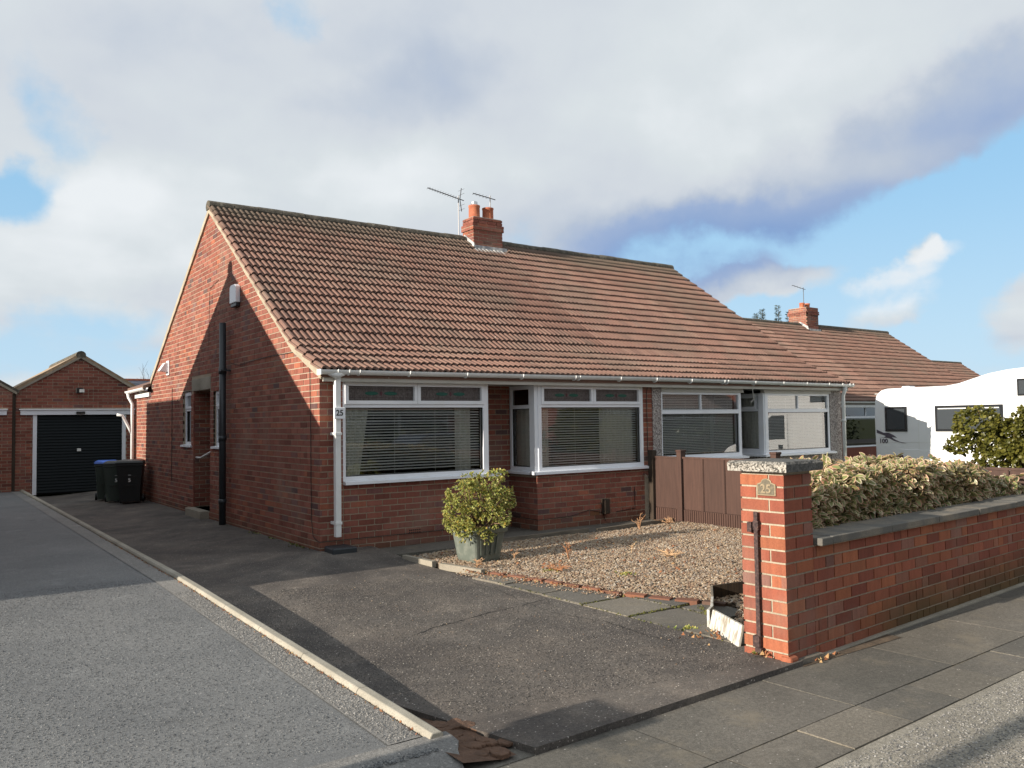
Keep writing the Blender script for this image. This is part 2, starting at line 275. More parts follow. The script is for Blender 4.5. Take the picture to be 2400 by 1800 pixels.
def glassmat(name, tint, k=1.9, rough=0.0, lead=None):
    m = bpy.data.materials.new(name); m.use_nodes = True; t = m.node_tree; t.nodes.clear(); h = G(t)
    tr = t.nodes.new('ShaderNodeBsdfTransparent'); tr.inputs[0].default_value = (*tint, 1)
    gl = t.nodes.new('ShaderNodeBsdfGlossy'); gl.inputs['Roughness'].default_value = rough
    fr = t.nodes.new('ShaderNodeFresnel'); fr.inputs[0].default_value = 1.52
    mx = t.nodes.new('ShaderNodeMixShader'); h.put(mx.inputs[0], h.math('MULTIPLY', fr.outputs[0], k, clamp=True))
    t.links.new(tr.outputs[0], mx.inputs[1]); t.links.new(gl.outputs[0], mx.inputs[2])
    o = t.nodes.new('ShaderNodeOutputMaterial'); t.links.new(mx.outputs[0], o.inputs[0]); MATS[name] = m
glassmat('glass', (.95, .975, .965), 2.6); glassmat('clear_glass', (.95, .97, .97), 3.0); glassmat('obscure_glass', (.45, .43, .42), 1.5, .12); mat('green_glass', (.004, .085, .06), .25); mat('red_glass', (.09, .03, .04), .25); mat('frosted', rough=.3, fn=lambda h: h.ramp(h.noise(h.vmath('MULTIPLY', h.pos, (60, 60, 30)), 1, 4, .7), [(.35, (.045, .036, .034)), (.55, (.10, .085, .08)), (.75, (.20, .18, .17))]))
glassmat('mirror_glass', (.5, .52, .52), 6.0); glassmat('dark_glass', (.10, .11, .12), 2.5)
# ------------------------------------------------------------------ mesh helpers
class MB:
    def __init__(s): s.v = []; s.f = []; s.sm = False
    def quad(s, *p):
        k = len(s.v); s.v += [tuple(q) for q in p]; s.f.append(tuple(range(k, k + len(p)))); return s
    def box(s, x0, x1, y0, y1, z0, z1):
        k = len(s.v); s.v += [(x, y, z) for z in (z0, z1) for y in (y0, y1) for x in (x0, x1)]
        s.f += [tuple(k + i for i in q) for q in ((0, 2, 3, 1), (4, 5, 7, 6), (0, 1, 5, 4), (2, 6, 7, 3), (0, 4, 6, 2), (1, 3, 7, 5))]; return s
    def prism(s, poly, axis, a, b):
        """poly of 2D points in the plane normal to axis, extruded from a to b"""
        def P(p, c):
            return (c, p[0], p[1]) if axis == 0 else ((p[0], c, p[1]) if axis == 1 else (p[0], p[1], c))
        k = len(s.v); n = len(poly); s.v += [P(p, a) for p in poly] + [P(p, b) for p in poly]
        s.f += [tuple(range(k, k + n)), tuple(range(k + 2 * n - 1, k + n - 1, -1))]
        s.f += [(k + i, k + n + i, k + n + (i + 1) % n, k + (i + 1) % n) for i in range(n)]; return s
    def tube(s, pts, r, n=8, cap=True):
        pts = [Vector(p) for p in pts]; k0 = len(s.v); rr = r if isinstance(r, (list, tuple)) else [r] * len(pts)
        prev = None
        for i, p in enumerate(pts):
            d = (pts[min(i + 1, len(pts) - 1)] - pts[max(i - 1, 0)]).normalized()
            a = Vector((0, 0, 1)) if abs(d.z) < .9 else Vector((1, 0, 0))
            if prev is not None: a = prev
            u = (a - d * a.dot(d)).normalized(); w = d.cross(u); prev = u
            for j in range(n):
                t = 2 * math.pi * j / n; s.v.append(tuple(p + (u * math.cos(t) + w * math.sin(t)) * rr[i]))
        for i in range(len(pts) - 1):
            for j in range(n):
                a = k0 + i * n + j; b = k0 + i * n + (j + 1) % n; s.f.append((a, b, b + n, a + n))
        if cap: s.f.append(tuple(range(k0 + n - 1, k0 - 1, -1))); s.f.append(tuple(range(k0 + (len(pts) - 1) * n, k0 + len(pts) * n)))
        return s
    def lathe(s, prof, cx=0, cy=0, n=20):
        k = len(s.v)
        for r, z in prof: s.v += [(cx + r * math.cos(2 * math.pi * j / n), cy + r * math.sin(2 * math.pi * j / n), z) for j in range(n)]
        for i in range(len(prof) - 1):
            for j in range(n): a = k + i * n + j; b = k + i * n + (j + 1) % n; s.f.append((a, b, b + n, a + n))
        return s
    def loft(s, rings):
        k = len(s.v); n = len(rings[0])
        for r in rings: s.v += [tuple(p) for p in r]
        for i in range(len(rings) - 1):
            for j in range(n): a = k + i * n + j; b = k + i * n + (j + 1) % n; s.f.append((a, b, b + n, a + n))
        s.f.append(tuple(range(k + n - 1, k - 1, -1))); s.f.append(tuple(range(k + (len(rings) - 1) * n, k + len(rings) * n))); return s
    def mesh(s, name, m, smooth=False):
        me = bpy.data.meshes.new(name); me.from_pydata(s.v, [], s.f); me.materials.append(MATS[m])
        if smooth: me.polygons.foreach_set('use_smooth', [True] * len(me.polygons))
        me.update(); return me
def tag(o, label=None, cat=None, group=None, kind=None):
    if label: o['label'] = label
    if cat: o['category'] = cat
    if group: o['group'] = group
    if kind: o['kind'] = kind
    return o
WP = {}
def put(name, me, parent=None, loc=None, **kw):
    """link a mesh whose coordinates are in world space (loc None) or local at loc"""
    o = bpy.data.objects.new(name, me); COL.objects.link(o)
    pl = WP.get(parent.name, Vector((0, 0, 0))) if parent else Vector((0, 0, 0))
    o.parent = parent; o.location = (Vector(loc) if loc is not None else Vector((0, 0, 0))) - pl
    WP[o.name] = pl + o.location
    tag(o, **kw); return o
def part(name, mb, m, parent, smooth=False, bevel=0, **kw):
    o = put(name, mb.mesh(name, m, smooth), parent, **kw)
    if bevel:
        b = o.modifiers.new('bevel', 'BEVEL'); b.width = bevel; b.segments = 2; b.limit_method = 'ANGLE'
    return o
def thing(name, loc, label, cat, group=None):
    o = bpy.data.objects.new(name, None); COL.objects.link(o); o.location = loc; o.empty_display_size = .1
    WP[o.name] = Vector(loc); return tag(o, label, cat, group)
def np_mesh(name, m, V, F, rnd=None, edge=None):
    me = bpy.data.meshes.new(name); V = np.asarray(V, np.float32); F = np.asarray(F, np.int32); k = F.shape[1]
    me.vertices.add(len(V)); me.vertices.foreach_set('co', V.ravel())
    me.loops.add(F.size); me.loops.foreach_set('vertex_index', F.ravel())
    me.polygons.add(len(F)); me.polygons.foreach_set('loop_start', np.arange(0, F.size, k, dtype=np.int32)); me.polygons.foreach_set('loop_total', np.full(len(F), k, np.int32))
    if rnd is not None: a = me.attributes.new('rnd', 'FLOAT', 'FACE'); a.data.foreach_set('value', np.asarray(rnd, np.float32))
    if edge is not None: a = me.attributes.new('edge', 'FLOAT', 'POINT'); a.data.foreach_set('value', np.asarray(edge, np.float32))
    me.materials.append(MATS[m]); me.update(calc_edges=True); me.validate(); return me
def text_mesh(body, size, m, extrude=.002, bold=0.0):
    c = bpy.data.curves.new('lettering', 'FONT'); c.body = body; c.size = size; c.align_x = 'CENTER'; c.align_y = 'CENTER'; c.extrude = extrude; c.offset = bold; c.resolution_u = 3
    o = bpy.data.objects.new('lettering_tmp', c); COL.objects.link(o); dg = bpy.context.evaluated_depsgraph_get(); dg.update()
    me = bpy.data.meshes.new_from_object(o.evaluated_get(dg)); bpy.data.objects.remove(o); me.materials.clear(); me.materials.append(MATS[m]); return me
def put_text(name, body, size, m, parent, loc, rz, extrude=.002, bold=0.0):
    me = text_mesh(body, size, m, extrude, bold); me.transform(Matrix.Rotation(rz, 4, 'Z') @ Matrix.Rotation(math.pi / 2, 4, 'X'))
    return put(name, me, parent, loc)
# ------------------------------------------------------------------ brickwork
def clip(poly, a, b, c):
    """keep a*u+b*z<=c"""
    out = []
    for i in range(len(poly)):
        p, q = poly[i], poly[(i + 1) % len(poly)]
        dp = a * p[0] + b * p[1] - c; dq = a * q[0] + b * q[1] - c
        if dp <= 0: out.append(p)
        if dp * dq < 0: t = dp / (dp - dq); out.append((p[0] + (q[0] - p[0]) * t, p[1] + (q[1] - p[1]) * t))
    return out
def courses(O, ang, u0, u1, z0, z1, H, L=.222, J=.014, open_=(), top=None, phase=0, bond='stretcher', frac0=0):
    """bricks of one wall face. O corner of the face, ang = rotation of u about Z, outward normal = -(z x u).
    open_: (ua,ub,za,zb) openings; top(u)->(slope, z) line the wall is cut under"""
    res = []; n = int(math.ceil((z1 - z0) / H))
    for k in range(n):
        za = z0 + k * H; zb = za + H - J
        if zb > z1: zb = z1
        if zb - za < .02: continue
        iv = [(u0, u1)]
        for (a, b, c, d) in open_:
            if min(zb, d) - max(za, c) > .4 * H:
                nv = []
                for (p, q) in iv:
                    if b <= p or a >= q: nv.append((p, q)); continue
                    if a > p: nv.append((p, a))
                    if b < q: nv.append((b, q))
                iv = nv
        for (p, q) in iv:
            step = L + J
            if bond == 'pillar':
                w = q - p; s = (w - J) / 3.0
                cuts = [p, p + 2 * s, q] if (k + phase) % 2 == 0 else [p, p + s + J, q]
                for i in range(2): res.append(([(cuts[i] + (J if i else 0), za), (cuts[i + 1], za), (cuts[i + 1], zb), (cuts[i] + (J if i else 0), zb)]))
                continue
            off = (step / 2 if (k + phase) % 2 else 0) + frac0
            s = math.floor((p - u0 - off) / step) * step + u0 + off
            while s < q:
                a = max(s, p); b = min(s + L, q)
                if bond == 'mixed' and random.random() < .10 and b - a > L * .9:
                    m = (a + b) / 2
                    res.append([(a, za), (m - J / 2, za), (m - J / 2, zb), (a, zb)]); a = m + J / 2
                if b - a > .025: res.append([(a, za), (b, za), (b, zb), (a, zb)])
                s += step
    if top:
        out = []
        for p in res:
            uc = sum(x[0] for x in p) / 4
            for (sl, uu, zt) in top(uc): p = clip(p, -sl, 1, zt - sl * uu) if p else p
            if len(p) >= 3 and max(x[1] for x in p) - min(x[1] for x in p) > .015: out.append(p)
        res = out
    out = []
    ca, sa = math.cos(ang), math.sin(ang)
    for p in res:
        uc = (min(x[0] for x in p) + max(x[0] for x in p)) / 2; z_ = (min(x[1] for x in p) + max(x[1] for x in p)) / 2
        q = [(x[0] - uc, x[1] - z_) for x in p]
        pos = Vector((O[0] + ca * uc, O[1] + sa * uc, z_)); nrm = Vector((sa, -ca, 0))
        out.append((q, pos, ang, nrm))
    return out
BRC = {}
def lay(bricks, parent, m, limit=300, depth=.03, restname='bricks'):
    def score(b):
        q, pos, ang, nrm = b; v = CAM - pos; d = v.length
        area = (max(x[0] for x in q) - min(x[0] for x in q)) * (max(x[1] for x in q) - min(x[1] for x in q))
        if (pos - CAM).dot(FW) <= 0: return 0
        return area * max(0.0, nrm.dot(v) / d) / d / d
    bricks = sorted(bricks, key=score, reverse=True)
    pl = WP[parent.name]
    for q, pos, ang, nrm in bricks[:limit]:
        key = (m, depth, tuple((round(x, 3), round(z, 3)) for x, z in q))
        if key not in BRC:
            mb = MB(); mb.prism(q, 1, 0, depth); BRC[key] = mb.mesh('brick', m)
        o = bpy.data.objects.new('brick', BRC[key]); COL.objects.link(o); o.parent = parent
        o.location = pos - pl + nrm * random.uniform(-.001, .0025); o.rotation_euler = (0, random.uniform(-.004, .004), ang)
    rest = bricks[limit:]
    if rest:
        V = []; F = []; R = []; 
        mb = MB()
        for q, pos, ang, nrm in rest:
            j = random.uniform(-.001, .0025); ca, sa = math.cos(ang), math.sin(ang); k = len(mb.v); n = len(q)
            for dep in (-j, depth):
                for x, z in q: mb.v.append((pos.x + ca * x - sa * dep, pos.y + sa * x + ca * dep, pos.z + z))
            mb.f.append(tuple(range(k, k + n)))
            mb.f += [(k + i, k + n + i, k + n + (i + 1) % n, k + (i + 1) % n) for i in range(n)]
            r = random.random(); R += [r] * (n + 1)
        me = mb.mesh(restname, m); a = me.attributes.new('rnd', 'FLOAT', 'FACE'); a.data.foreach_set('value', R)
        put(restname, me, parent, kind='stuff')
# ------------------------------------------------------------------ roof tiles
TW, TG, TLEN = .2033, .293, .335
def tile_parts(tw):
    prof = []
    for r in range(2):
        b = r * tw / 2
        for x, z in ((0, 0), (.024, 0), (.032, .020), (.048, .034), (.074, .034), (.092, .018)): prof.append((b + x * tw / .2033, z))
    prof.append((tw, 0)); n = len(prof); t = .014
    V = [(x, 0, z + t) for x, z in prof] + [(x, TLEN, z + t) for x, z in prof] + [(x, TLEN, z - .012) for x, z in prof]
    F = [(i, n + i, n + i + 1, i + 1) for i in range(n - 1)] + [(n + i, 2 * n + i, 2 * n + i + 1, n + i + 1) for i in range(n - 1)]
    k = len(V); V += [(0, 0, -.012), (0, TLEN, -.012), (tw, 0, -.012), (tw, TLEN, -.012)]
    F += [(0, k, k + 1, n), (n - 1, 2 * n - 1, k + 3, k + 2)]
    F = [f + ((f[-1],) * 0) for f in F]
    return V, F
PROF = [(4.95, 5.62), (.90, 2.775), (-.14, 2.325)]       # ridge, bend, eave of the front slope (y, z)
def along(prof, s):
    for a, b in zip(prof, prof[1:]):
        d = math.hypot(b[0] - a[0], b[1] - a[1])
        if s <= d or b is prof[-1]: t = s / d; return Vector((0, a[0] + (b[0] - a[0]) * t, a[1] + (b[1] - a[1]) * t))
        s -= d
def tiles(x0, ncol, tw, parent, off=(0, 0, 0), limit=300, prof=PROF, m='roof_tile', skip=None):
    V, F = tile_parts(tw); base = np.array(V)
    L = sum(math.hypot(b[0] - a[0], b[1] - a[1]) for a, b in zip(prof, prof[1:]))
    rows = int(L / TG); lst = []
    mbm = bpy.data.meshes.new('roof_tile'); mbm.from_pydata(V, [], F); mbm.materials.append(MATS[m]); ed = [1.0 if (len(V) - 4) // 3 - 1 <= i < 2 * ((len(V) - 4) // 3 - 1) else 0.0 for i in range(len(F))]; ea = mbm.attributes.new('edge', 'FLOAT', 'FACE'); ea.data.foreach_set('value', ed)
    for r in range(rows + 1):
        s1 = L - r * TG; s0 = max(s1 - TLEN, 0)
        if s1 < .15: continue
        p0, p1 = along(prof, s0), along(prof, s1); d = (p1 - p0).normalized(); nrm = Vector((0, d.z, -d.y));
        if nrm.z < 0: nrm = -nrm
        for c in range(ncol):
            jy = random.uniform(-.009, .009); jr = random.uniform(-.010, .010)
            o = Vector((x0 + c * tw, 0, 0)) + p0 + nrm * .0 + d * jy + Vector(off)
            tilt = math.atan2(.036, TLEN)
            yv = (d * math.cos(tilt) + nrm * math.sin(tilt)); zv = Vector((1, 0, 0)).cross(yv)
            if zv.z < 0: zv = -zv
            mt = Matrix(((1, yv.x, zv.x, o.x), (0, yv.y, zv.y, o.y), (0, yv.z, zv.z, o.z), (0, 0, 0, 1))) @ Matrix.Rotation(jr, 4, 'Z') @ Matrix.Translation((0, 0, random.uniform(0, .003)))
            if skip and skip(o + Vector((tw / 2, 0, 0)), (p0 + p1) / 2): continue
            v = CAM - o; lst.append((max(0, nrm.dot(v.normalized())) / v.length_squared, mt))
    lst.sort(key=lambda t: -t[0]); pl = WP[parent.name]; T = Matrix.Translation(-pl)
    for sc, mt in lst[:limit]:
        o = bpy.data.objects.new('roof_tile', mbm); COL.objects.link(o); o.parent = parent; o.matrix_local = T @ mt
    rest = lst[limit:]
    if rest:
        VV = []; FF = []; n = len(base); h = np.c_[base, np.ones(n)]
        for i, (sc, mt) in enumerate(rest): VV.append((h @ np.array(mt).T)[:, :3])
        F4 = np.array(F)
        FF = np.concatenate([F4 + i * n for i in range(len(rest))]); R = np.repeat(RNG.random(len(rest)), len(F))
        me = np_mesh('roof_tiles', m, np.concatenate(VV), FF, R); ea = me.attributes.new('edge', 'FLOAT', 'FACE'); ea.data.foreach_set('value', np.tile(np.array(ed, np.float32), len(rest))); put('roof_tiles', me, parent, kind='stuff')
def half_tube(mb, pts, r, t=.004, n=8):
    """open half-round gutter along straight pts (two points)"""
    a, b = Vector(pts[0]), Vector(pts[1]); d = (b - a).normalized(); s = Vector((0, 0, 1)).cross(d).normalized()
    ring = [(-math.cos(math.pi * i / n), -math.sin(math.pi * i / n)) for i in range(n + 1)]
    loop = [(x * r, z * r) for x, z in ring] + [(x * (r - t), z * (r - t)) for x, z in reversed(ring)]
    mb.loft([[p + s * x + Vector((0, 0, z)) for x, z in loop] for p in (a, b)]); return mb
# ================================================================== SETTING
def sm(t): t = max(0.0, min(1.0, t)); return t * t * (3 - 2 * t)
def lerp(a, b, t): return a + (b - a) * max(0.0, min(1.0, t))
def z_far(x, y): return -.16 - .34 * sm((x - 8) / 10.0)
def z_left(y): return lerp(.10, .0, (-1.4 - y) / 5.2)             # level of the left drive and its kerb
def z_fore(x, y):
    fs = sm(-x / 1.6); gy = sm((-y - .2) / 1.2)
    z = -.085 * max(fs * (1 if y < 9 else 1), .8 * gy)
    return lerp(z, -.042, (-3.6 - y) / 3.2)
def grid(fn, x0, x1, y0, y1, nx, ny, m, name, parent=None, skirt=0.0, edge=None, **kw):
    V = []; F = []
    for j in range(ny + 1):
        for i in range(nx + 1):
            x = x0 + (x1 - x0) * i / nx; y = y0 + (y1 - y0) * j / ny
            if edge: x, y = edge(x, y)
            V.append((x, y, fn(x, y)))
    for j in range(ny):
        for i in range(nx): a = j * (nx + 1) + i; F.append((a, a + 1, a + nx + 2, a + nx + 1))
    mb = MB(); mb.v = V; mb.f = F
    if skirt:
        per = [i for i in range(nx + 1)] + [j * (nx + 1) + nx for j in range(1, ny + 1)] + [ny * (nx + 1) + i for i in range(nx - 1, -1, -1)] + [j * (nx + 1) for j in range(ny - 1, 0, -1)]
        k = len(mb.v); mb.v += [(V[p][0], V[p][1], V[p][2] - skirt) for p in per]; n = len(per)
        mb.f += [(per[i], k + i, k + (i + 1) % n, per[(i + 1) % n]) for i in range(n)]
    return part(name, mb, m, parent, smooth=False, **kw)
xs = [-900, -300, -80, -30, -12, -7] + list(range(-5, 21, 1)) + [24, 30, 40, 60, 100, 300, 900]; ys = [-900, -300, -100, -40, -25, -18, -16.2] + list(range(-14, 21, 2)) + [26, 40, 80, 200, 900]
mb = MB(); mb.v = [(x, y, z_far(x, y) - .02) for y in ys for x in xs]; nx = len(xs)
mb.f = [(j * nx + i, j * nx + i + 1, (j + 1) * nx + i + 1, (j + 1) * nx + i) for j in range(len(ys) - 1) for i in range(nx - 1)]
part('ground', mb, 'grass', None, kind='structure')
road = part('road', MB().box(-400, 400, -17.5, -10.6, -.30, -.135), 'road', None, kind='structure')
# pavement: flags laid in two courses, then a worn verge strip beside the road
PA = math.radians(2.3); PO = Vector((.24, -6.745, -.08))
def pv(u, v, z=0): return (PO.x + math.cos(PA) * u - math.sin(PA) * v, PO.y + math.sin(PA) * u + math.cos(PA) * v, PO.z + z)
mb = MB(); mb.quad(pv(-60, -1.008, -.007), pv(60, -1.008, -.007), pv(60, .5, -.007), pv(-60, .5, -.007)); pavement = part('pavement', mb, 'joint_sand', None, kind='structure')
flag_cache = {}
def flag(u0, u1, v0, v1):
    a, b, c, d = [Vector(pv(*q)) for q in ((u0 + .006, v0 + .006), (u1 - .006, v0 + .006), (u1 - .006, v1 - .006), (u0 + .006, v1 - .006))]
    t = random.uniform(-.002, .003); cen = (a + b + c + d) / 4; w, h = round(u1 - u0, 3), round(v1 - v0, 3)
    if (w, h) not in flag_cache:
        m_ = MB().box(-w / 2 + .006, w / 2 - .006, -h / 2 + .006, h / 2 - .006, -.04, 0); flag_cache[(w, h)] = m_.mesh('paving_flag', 'flag')
    o = bpy.data.objects.new('paving_flag', flag_cache[(w, h)]); COL.objects.link(o); o.parent = pavement; o.location = (cen.x, cen.y, cen.z + t)
    o.rotation_euler = (random.uniform(-.004, .004), random.uniform(-.003, .003), PA)
for k in range(-12, 22): flag(k * 1.28, (k + 1) * 1.28, -.66, 0.0)
for k in range(-24, 44): flag(k * .61, (k + 1) * .61, -1.01, -.66)
flag(.42, 1.28, 0, .40)
for k in range(-12, 22): flag(k * 1.28, (k + 1) * 1.28, 0, .40) if k * 1.28 > .7 or k * 1.28 < -2.4 else None
mb = MB(); mb.quad(pv(-60, -3.75, -.012), pv(60, -3.75, -.012), pv(60, -1.01, -.004), pv(-60, -1.01, -.004)); part('verge_strip', mb, 'verge_surface', None, kind='structure')
part('kerb', MB().box(-60, 60, -10.62, -10.46, -.3, -.075), 'kerb_concrete', None, kind='structure')
# left (neighbour's) tarmac drive with a lighter border
grid(lambda x, y: z_left(y) - .02, -9.5, -2.12, -6.55, 14.2, 6, 40, 'tarmac', 'driveway', skirt=.25, kind='structure')
grid(lambda x, y: z_left(y) - .014, -2.31, -2.115, -6.40, 14.0, 1, 40, 'pale_tarmac', 'driveway_border', kind='structure')
grid(lambda x, y: lerp(z_left(y) - .010, -.075, (-6.5 - y) / .42), -9.5, -1.98, -6.95, -6.42, 10, 8, 'pale_tarmac', 'driveway_apron', skirt=.2, kind='structure', edge=lambda x, y: (x if y > -6.6 else min(x, -2.16 - (y + 6.95) * -.4), y))
def tuft_mesh(P, size, name, m):
    P = np.array(P); n = len(P); a = RNG.uniform(0, 6.28, n); s = size * RNG.uniform(.5, 1.5, n)
    T = np.array([(-.4, 0, 0), (.4, 0, 0), (.1, .5, .6)])
    V = T[None] * s[:, None, None]; X = V[:, :, 0] * np.cos(a)[:, None] - V[:, :, 1] * np.sin(a)[:, None] + P[:, 0:1]; Y = V[:, :, 0] * np.sin(a)[:, None] + V[:, :, 1] * np.cos(a)[:, None] + P[:, 1:2]
    return np_mesh(name, m, np.stack([X, Y, V[:, :, 2] + P[:, 2:3]], -1).reshape(-1, 3), np.arange(n * 3).reshape(-1, 3), RNG.random(n), np.tile([0, 0, 1.], n))
# kerb between the two drives: one block after another
kerb = part('drive_kerb', MB().box(-2.11, -2.03, -6.2, 14, -.3, -.16), 'concrete', None, kind='structure')
yk = -6.47
for i in range(24):
    ln = .885; y0, y1 = yk, yk + ln; yk += ln + .006
    if y1 > 14.2: break
    za, zb = z_left(y0) + .016, z_left(y1) + .016; r = .02
    sec = lambda y, z: [(-2.105, y, z - .25), (-2.105, y, z - r), (-2.09, y, z), (-2.035, y, z), (-2.02, y, z - r * .6), (-2.02, y, z - .25)]
    part('kerb_block', MB().loft([sec(y0, za), sec(y1, zb)]), 'kerb_concrete', kerb, bevel=.006)
# our forecourt: old exposed-aggregate concrete, higher than the pavement at its front edge
def fore_edge(x, y):
    if y < -6.5: y = y + (x + 1.9) * .038
    return x, y
grid(z_fore, -2.02, .72, -6.83, 14.0, 14, 70, 'old_concrete', 'forecourt', skirt=.10, kind='structure', edge=lambda x, y: fore_edge(x + (.0 if not (y < -5.3 and x < -1.6) else max(0, (-5.3 - y)) * .22 * (-(x + 1.6) / .42)), y))
grid(lambda x, y: lerp(-.028, -.064, (x + 2.1) / .22) - .03 * sm((y + 6.3) / .5), -2.1, -1.78, -6.79, -5.8, 6, 8, 'clay', 'bare_earth', kind='structure')
for i in range(26):
    a = random.uniform(0, 6.28); x, y = random.uniform(-1.98, -1.72), random.uniform(-6.74, -6.2); r = random.uniform(.03, .06)
    if x > -2.0 + (-5.3 - y) * .22 * 1.0 + .04: continue
    pts = [(x + r * math.cos(a + t) * random.uniform(.8, 1.1), y + r * 1.2 * math.sin(a + t) * random.uniform(.8, 1.1)) for t in (0, 1, 2, 3, 4.1, 5.2)]
    mb = MB(); mb.prism(pts, 2, -.07, -.047 + random.uniform(-.004, .003)); part('clay_lump', mb, 'clay', bpy.data.objects['bare_earth'], bevel=.006)
def crack(pts, w=.004, name='crack', m='dark_gap'):
    P = []
    for (a, b) in zip(pts, pts[1:]):
        A = pix_on(*a, 2, -.05); B = pix_on(*b, 2, -.05); n = max(2, int((A - B).length / .05))
        P += [A.lerp(B, i / n) + Vector((random.gauss(0, .006), random.gauss(0, .006), 0)) for i in range(n)]
    mb = MB()
    for p, q in zip(P, P[1:]):
        d = (q - p).normalized(); s_ = Vector((-d.y, d.x, 0)) * w * random.uniform(.4, 1.3)
        mb.quad(*[(v.x, v.y, z_fore(v.x, v.y) + .004) for v in (p - s_, q - s_, q + s_, p + s_)])
    return part(name, mb, m, bpy.data.objects['forecourt'])
crack([(968, 1487), (1010, 1470), (1085, 1450), (1150, 1432), (1215, 1418)], .006); crack([(1215, 1418), (1290, 1398)], .004); crack([(1040, 1645), (1095, 1640)], .006); crack([(1060, 1350), (1110, 1362), (1175, 1382), (1215, 1402), (1290, 1432), (1330, 1440)], .003)
crack([(1330, 1440), (1420, 1455), (1520, 1490), (1600, 1510)], .004); crack([(860, 1395), (905, 1388), (960, 1398)], .003)
kl = []
for i in range(520):
    y_ = random.uniform(-6.4, 3.0); kl.append((-2.112 - abs(random.gauss(0, .012)), y_, z_left(y_) - .012))
put('kerb_debris', tuft_mesh(kl, .014, 'kerb_debris', 'leaf_litter'), None, kind='stuff', label='brown grit and leaf scraps along the foot of the drive kerb')
# path under the front wall, slabs along the gravel
grid(lambda x, y: -.048, .72, 6.05, -.62, .75, 4, 2, 'flag', 'front_path', skirt=.08, kind='structure')
slabs = grid(lambda x, y: -.075, .7, 1.95, -6.75, -2.4, 3, 6, 'soil', 'slab_path', kind='structure')
def slab(x0, x1, y0, y1, rz=0.0, sk=0.0):
    cx, cy = (x0 + x1) / 2, (y0 + y1) / 2; w, h = (x1 - x0) / 2 - .006, (y1 - y0) / 2 - .006
    mb = MB(); mb.box(-w, w, -h, h, -.05, .0)
    mb.v = [(x + (y * sk), y, z) for x, y, z in mb.v]
    o = put('paving_slab', mb.mesh('paving_slab', 'flag'), slabs, (cx, cy, -.052 + random.uniform(-.003, .004) + (.012 if cy < -5.5 else 0)))
    o.rotation_euler = (random.uniform(-.006, .006), random.uniform(-.006, .006), rz)
slab(.70, 1.10, -3.10, -2.55, .12); slab(.72, 1.16, -3.74, -3.12, .05); slab(.72, 1.22, -4.36, -3.76, .03); slab(.72, 1.28, -4.98, -4.38, 0)
slab(1.30, 1.56, -4.96, -4.45, .10); slab(.72, 1.30, -5.60, -5.00, -.05); slab(1.32, 1.70, -5.55, -5.02, -.1); slab(.72, 1.02, -6.2, -5.62, .0); slab(.72, 1.0, -6.72, -6.22, 0)
# gravel garden
GP = [(.80, -.95), (.82, -1.9), (.98, -2.6), (1.15, -3.3), (1.32, -4.3), (1.60, -4.75), (1.78, -5.3), (1.2, -5.75), (1.0, -6.4), (5.95, -6.3), (5.95, -.72), (4.4, -.80), (2.3, -.72)]
mb = MB(); mb.prism(GP, 2, -.12, -.045); bed = part('gravel_bed', mb, 'gravel_base', None, kind='structure')
def inside(x, y, P):
    r = np.zeros(len(x), bool)
    for (x0, y0), (x1, y1) in zip(P, P[1:] + P[:1]):
        c = ((y0 > y) != (y1 > y)); r ^= c & (x < (x1 - x0) * (y - y0) / (y1 - y0 + 1e-12) + x0)
    return r
def scatter_stones(name, P, n, size, zf, m='gravel', big=1.6, **kw):
    Px = np.array(P); x = RNG.uniform(Px[:, 0].min(), Px[:, 0].max(), n * 3); y = RNG.uniform(Px[:, 1].min(), Px[:, 1].max(), n * 3)
    k = inside(x, y, P); x, y = x[k][:n], y[k][:n]; n = len(x)
    oc = np.array([(1, 0, 0), (.2, .9, .1), (-.9, .3, 0), (-.4, -.85, 0), (.5, -.8, .1), (.1, 0, .75), (0, 0, -.5)], float)
    tf = np.array([(0, 1, 5), (1, 2, 5), (2, 3, 5), (3, 4, 5), (4, 0, 5), (1, 0, 6), (2, 1, 6), (3, 2, 6), (4, 3, 6), (0, 4, 6)])[:5]
    s = size * RNG.uniform(.6, big, n); a = RNG.uniform(0, 6.28, n); tx = RNG.uniform(-.5, .5, n); st = RNG.uniform(.55, 1, n)
    V = oc[None] * s[:, None, None]; V[:, :, 1] *= st[:, None]; V = V + RNG.uniform(-.12, .12, V.shape) * s[:, None, None]
    V[:, :, 2] += V[:, :, 0] * tx[:, None]
    X = V[:, :, 0] * np.cos(a)[:, None] - V[:, :, 1] * np.sin(a)[:, None] + x[:, None]; Y = V[:, :, 0] * np.sin(a)[:, None] + V[:, :, 1] * np.cos(a)[:, None] + y[:, None]
    Z = V[:, :, 2] + zf(x, y)[:, None] if callable(zf) else V[:, :, 2] + zf
    VV = np.stack([X, Y, Z], -1).reshape(-1, 3); FF = (tf[None] + (np.arange(n) * 7)[:, None, None]).reshape(-1, 3)
    return put(name, np_mesh(name, m, VV, FF, np.repeat(RNG.random(n), len(tf))), None, **kw)
def gz(x, y): return -.038 + .012 * np.sin(x * 3.1) * np.cos(y * 2.7) + RNG.uniform(-.006, .010, len(x))
scatter_stones('gravel', GP, 78000, .0132, gz, kind='stuff', label='loose pale brown gravel covering the front garden')
mat('grit', rough=.85, fn=lambda h: h.ramp(h.r, [(0, (.035, .032, .028)), (.5, (.085, .075, .066)), (.85, (.14, .122, .105)), (.97, (.22, .195, .165)), (1, (.40, .37, .32))]))
mat('border_grit', rough=.8, fn=lambda h: h.ramp(h.r, [(0, (.11, .105, .10)), (.5, (.20, .19, .175)), (.9, (.30, .285, .26)), (1, (.42, .40, .37))]))
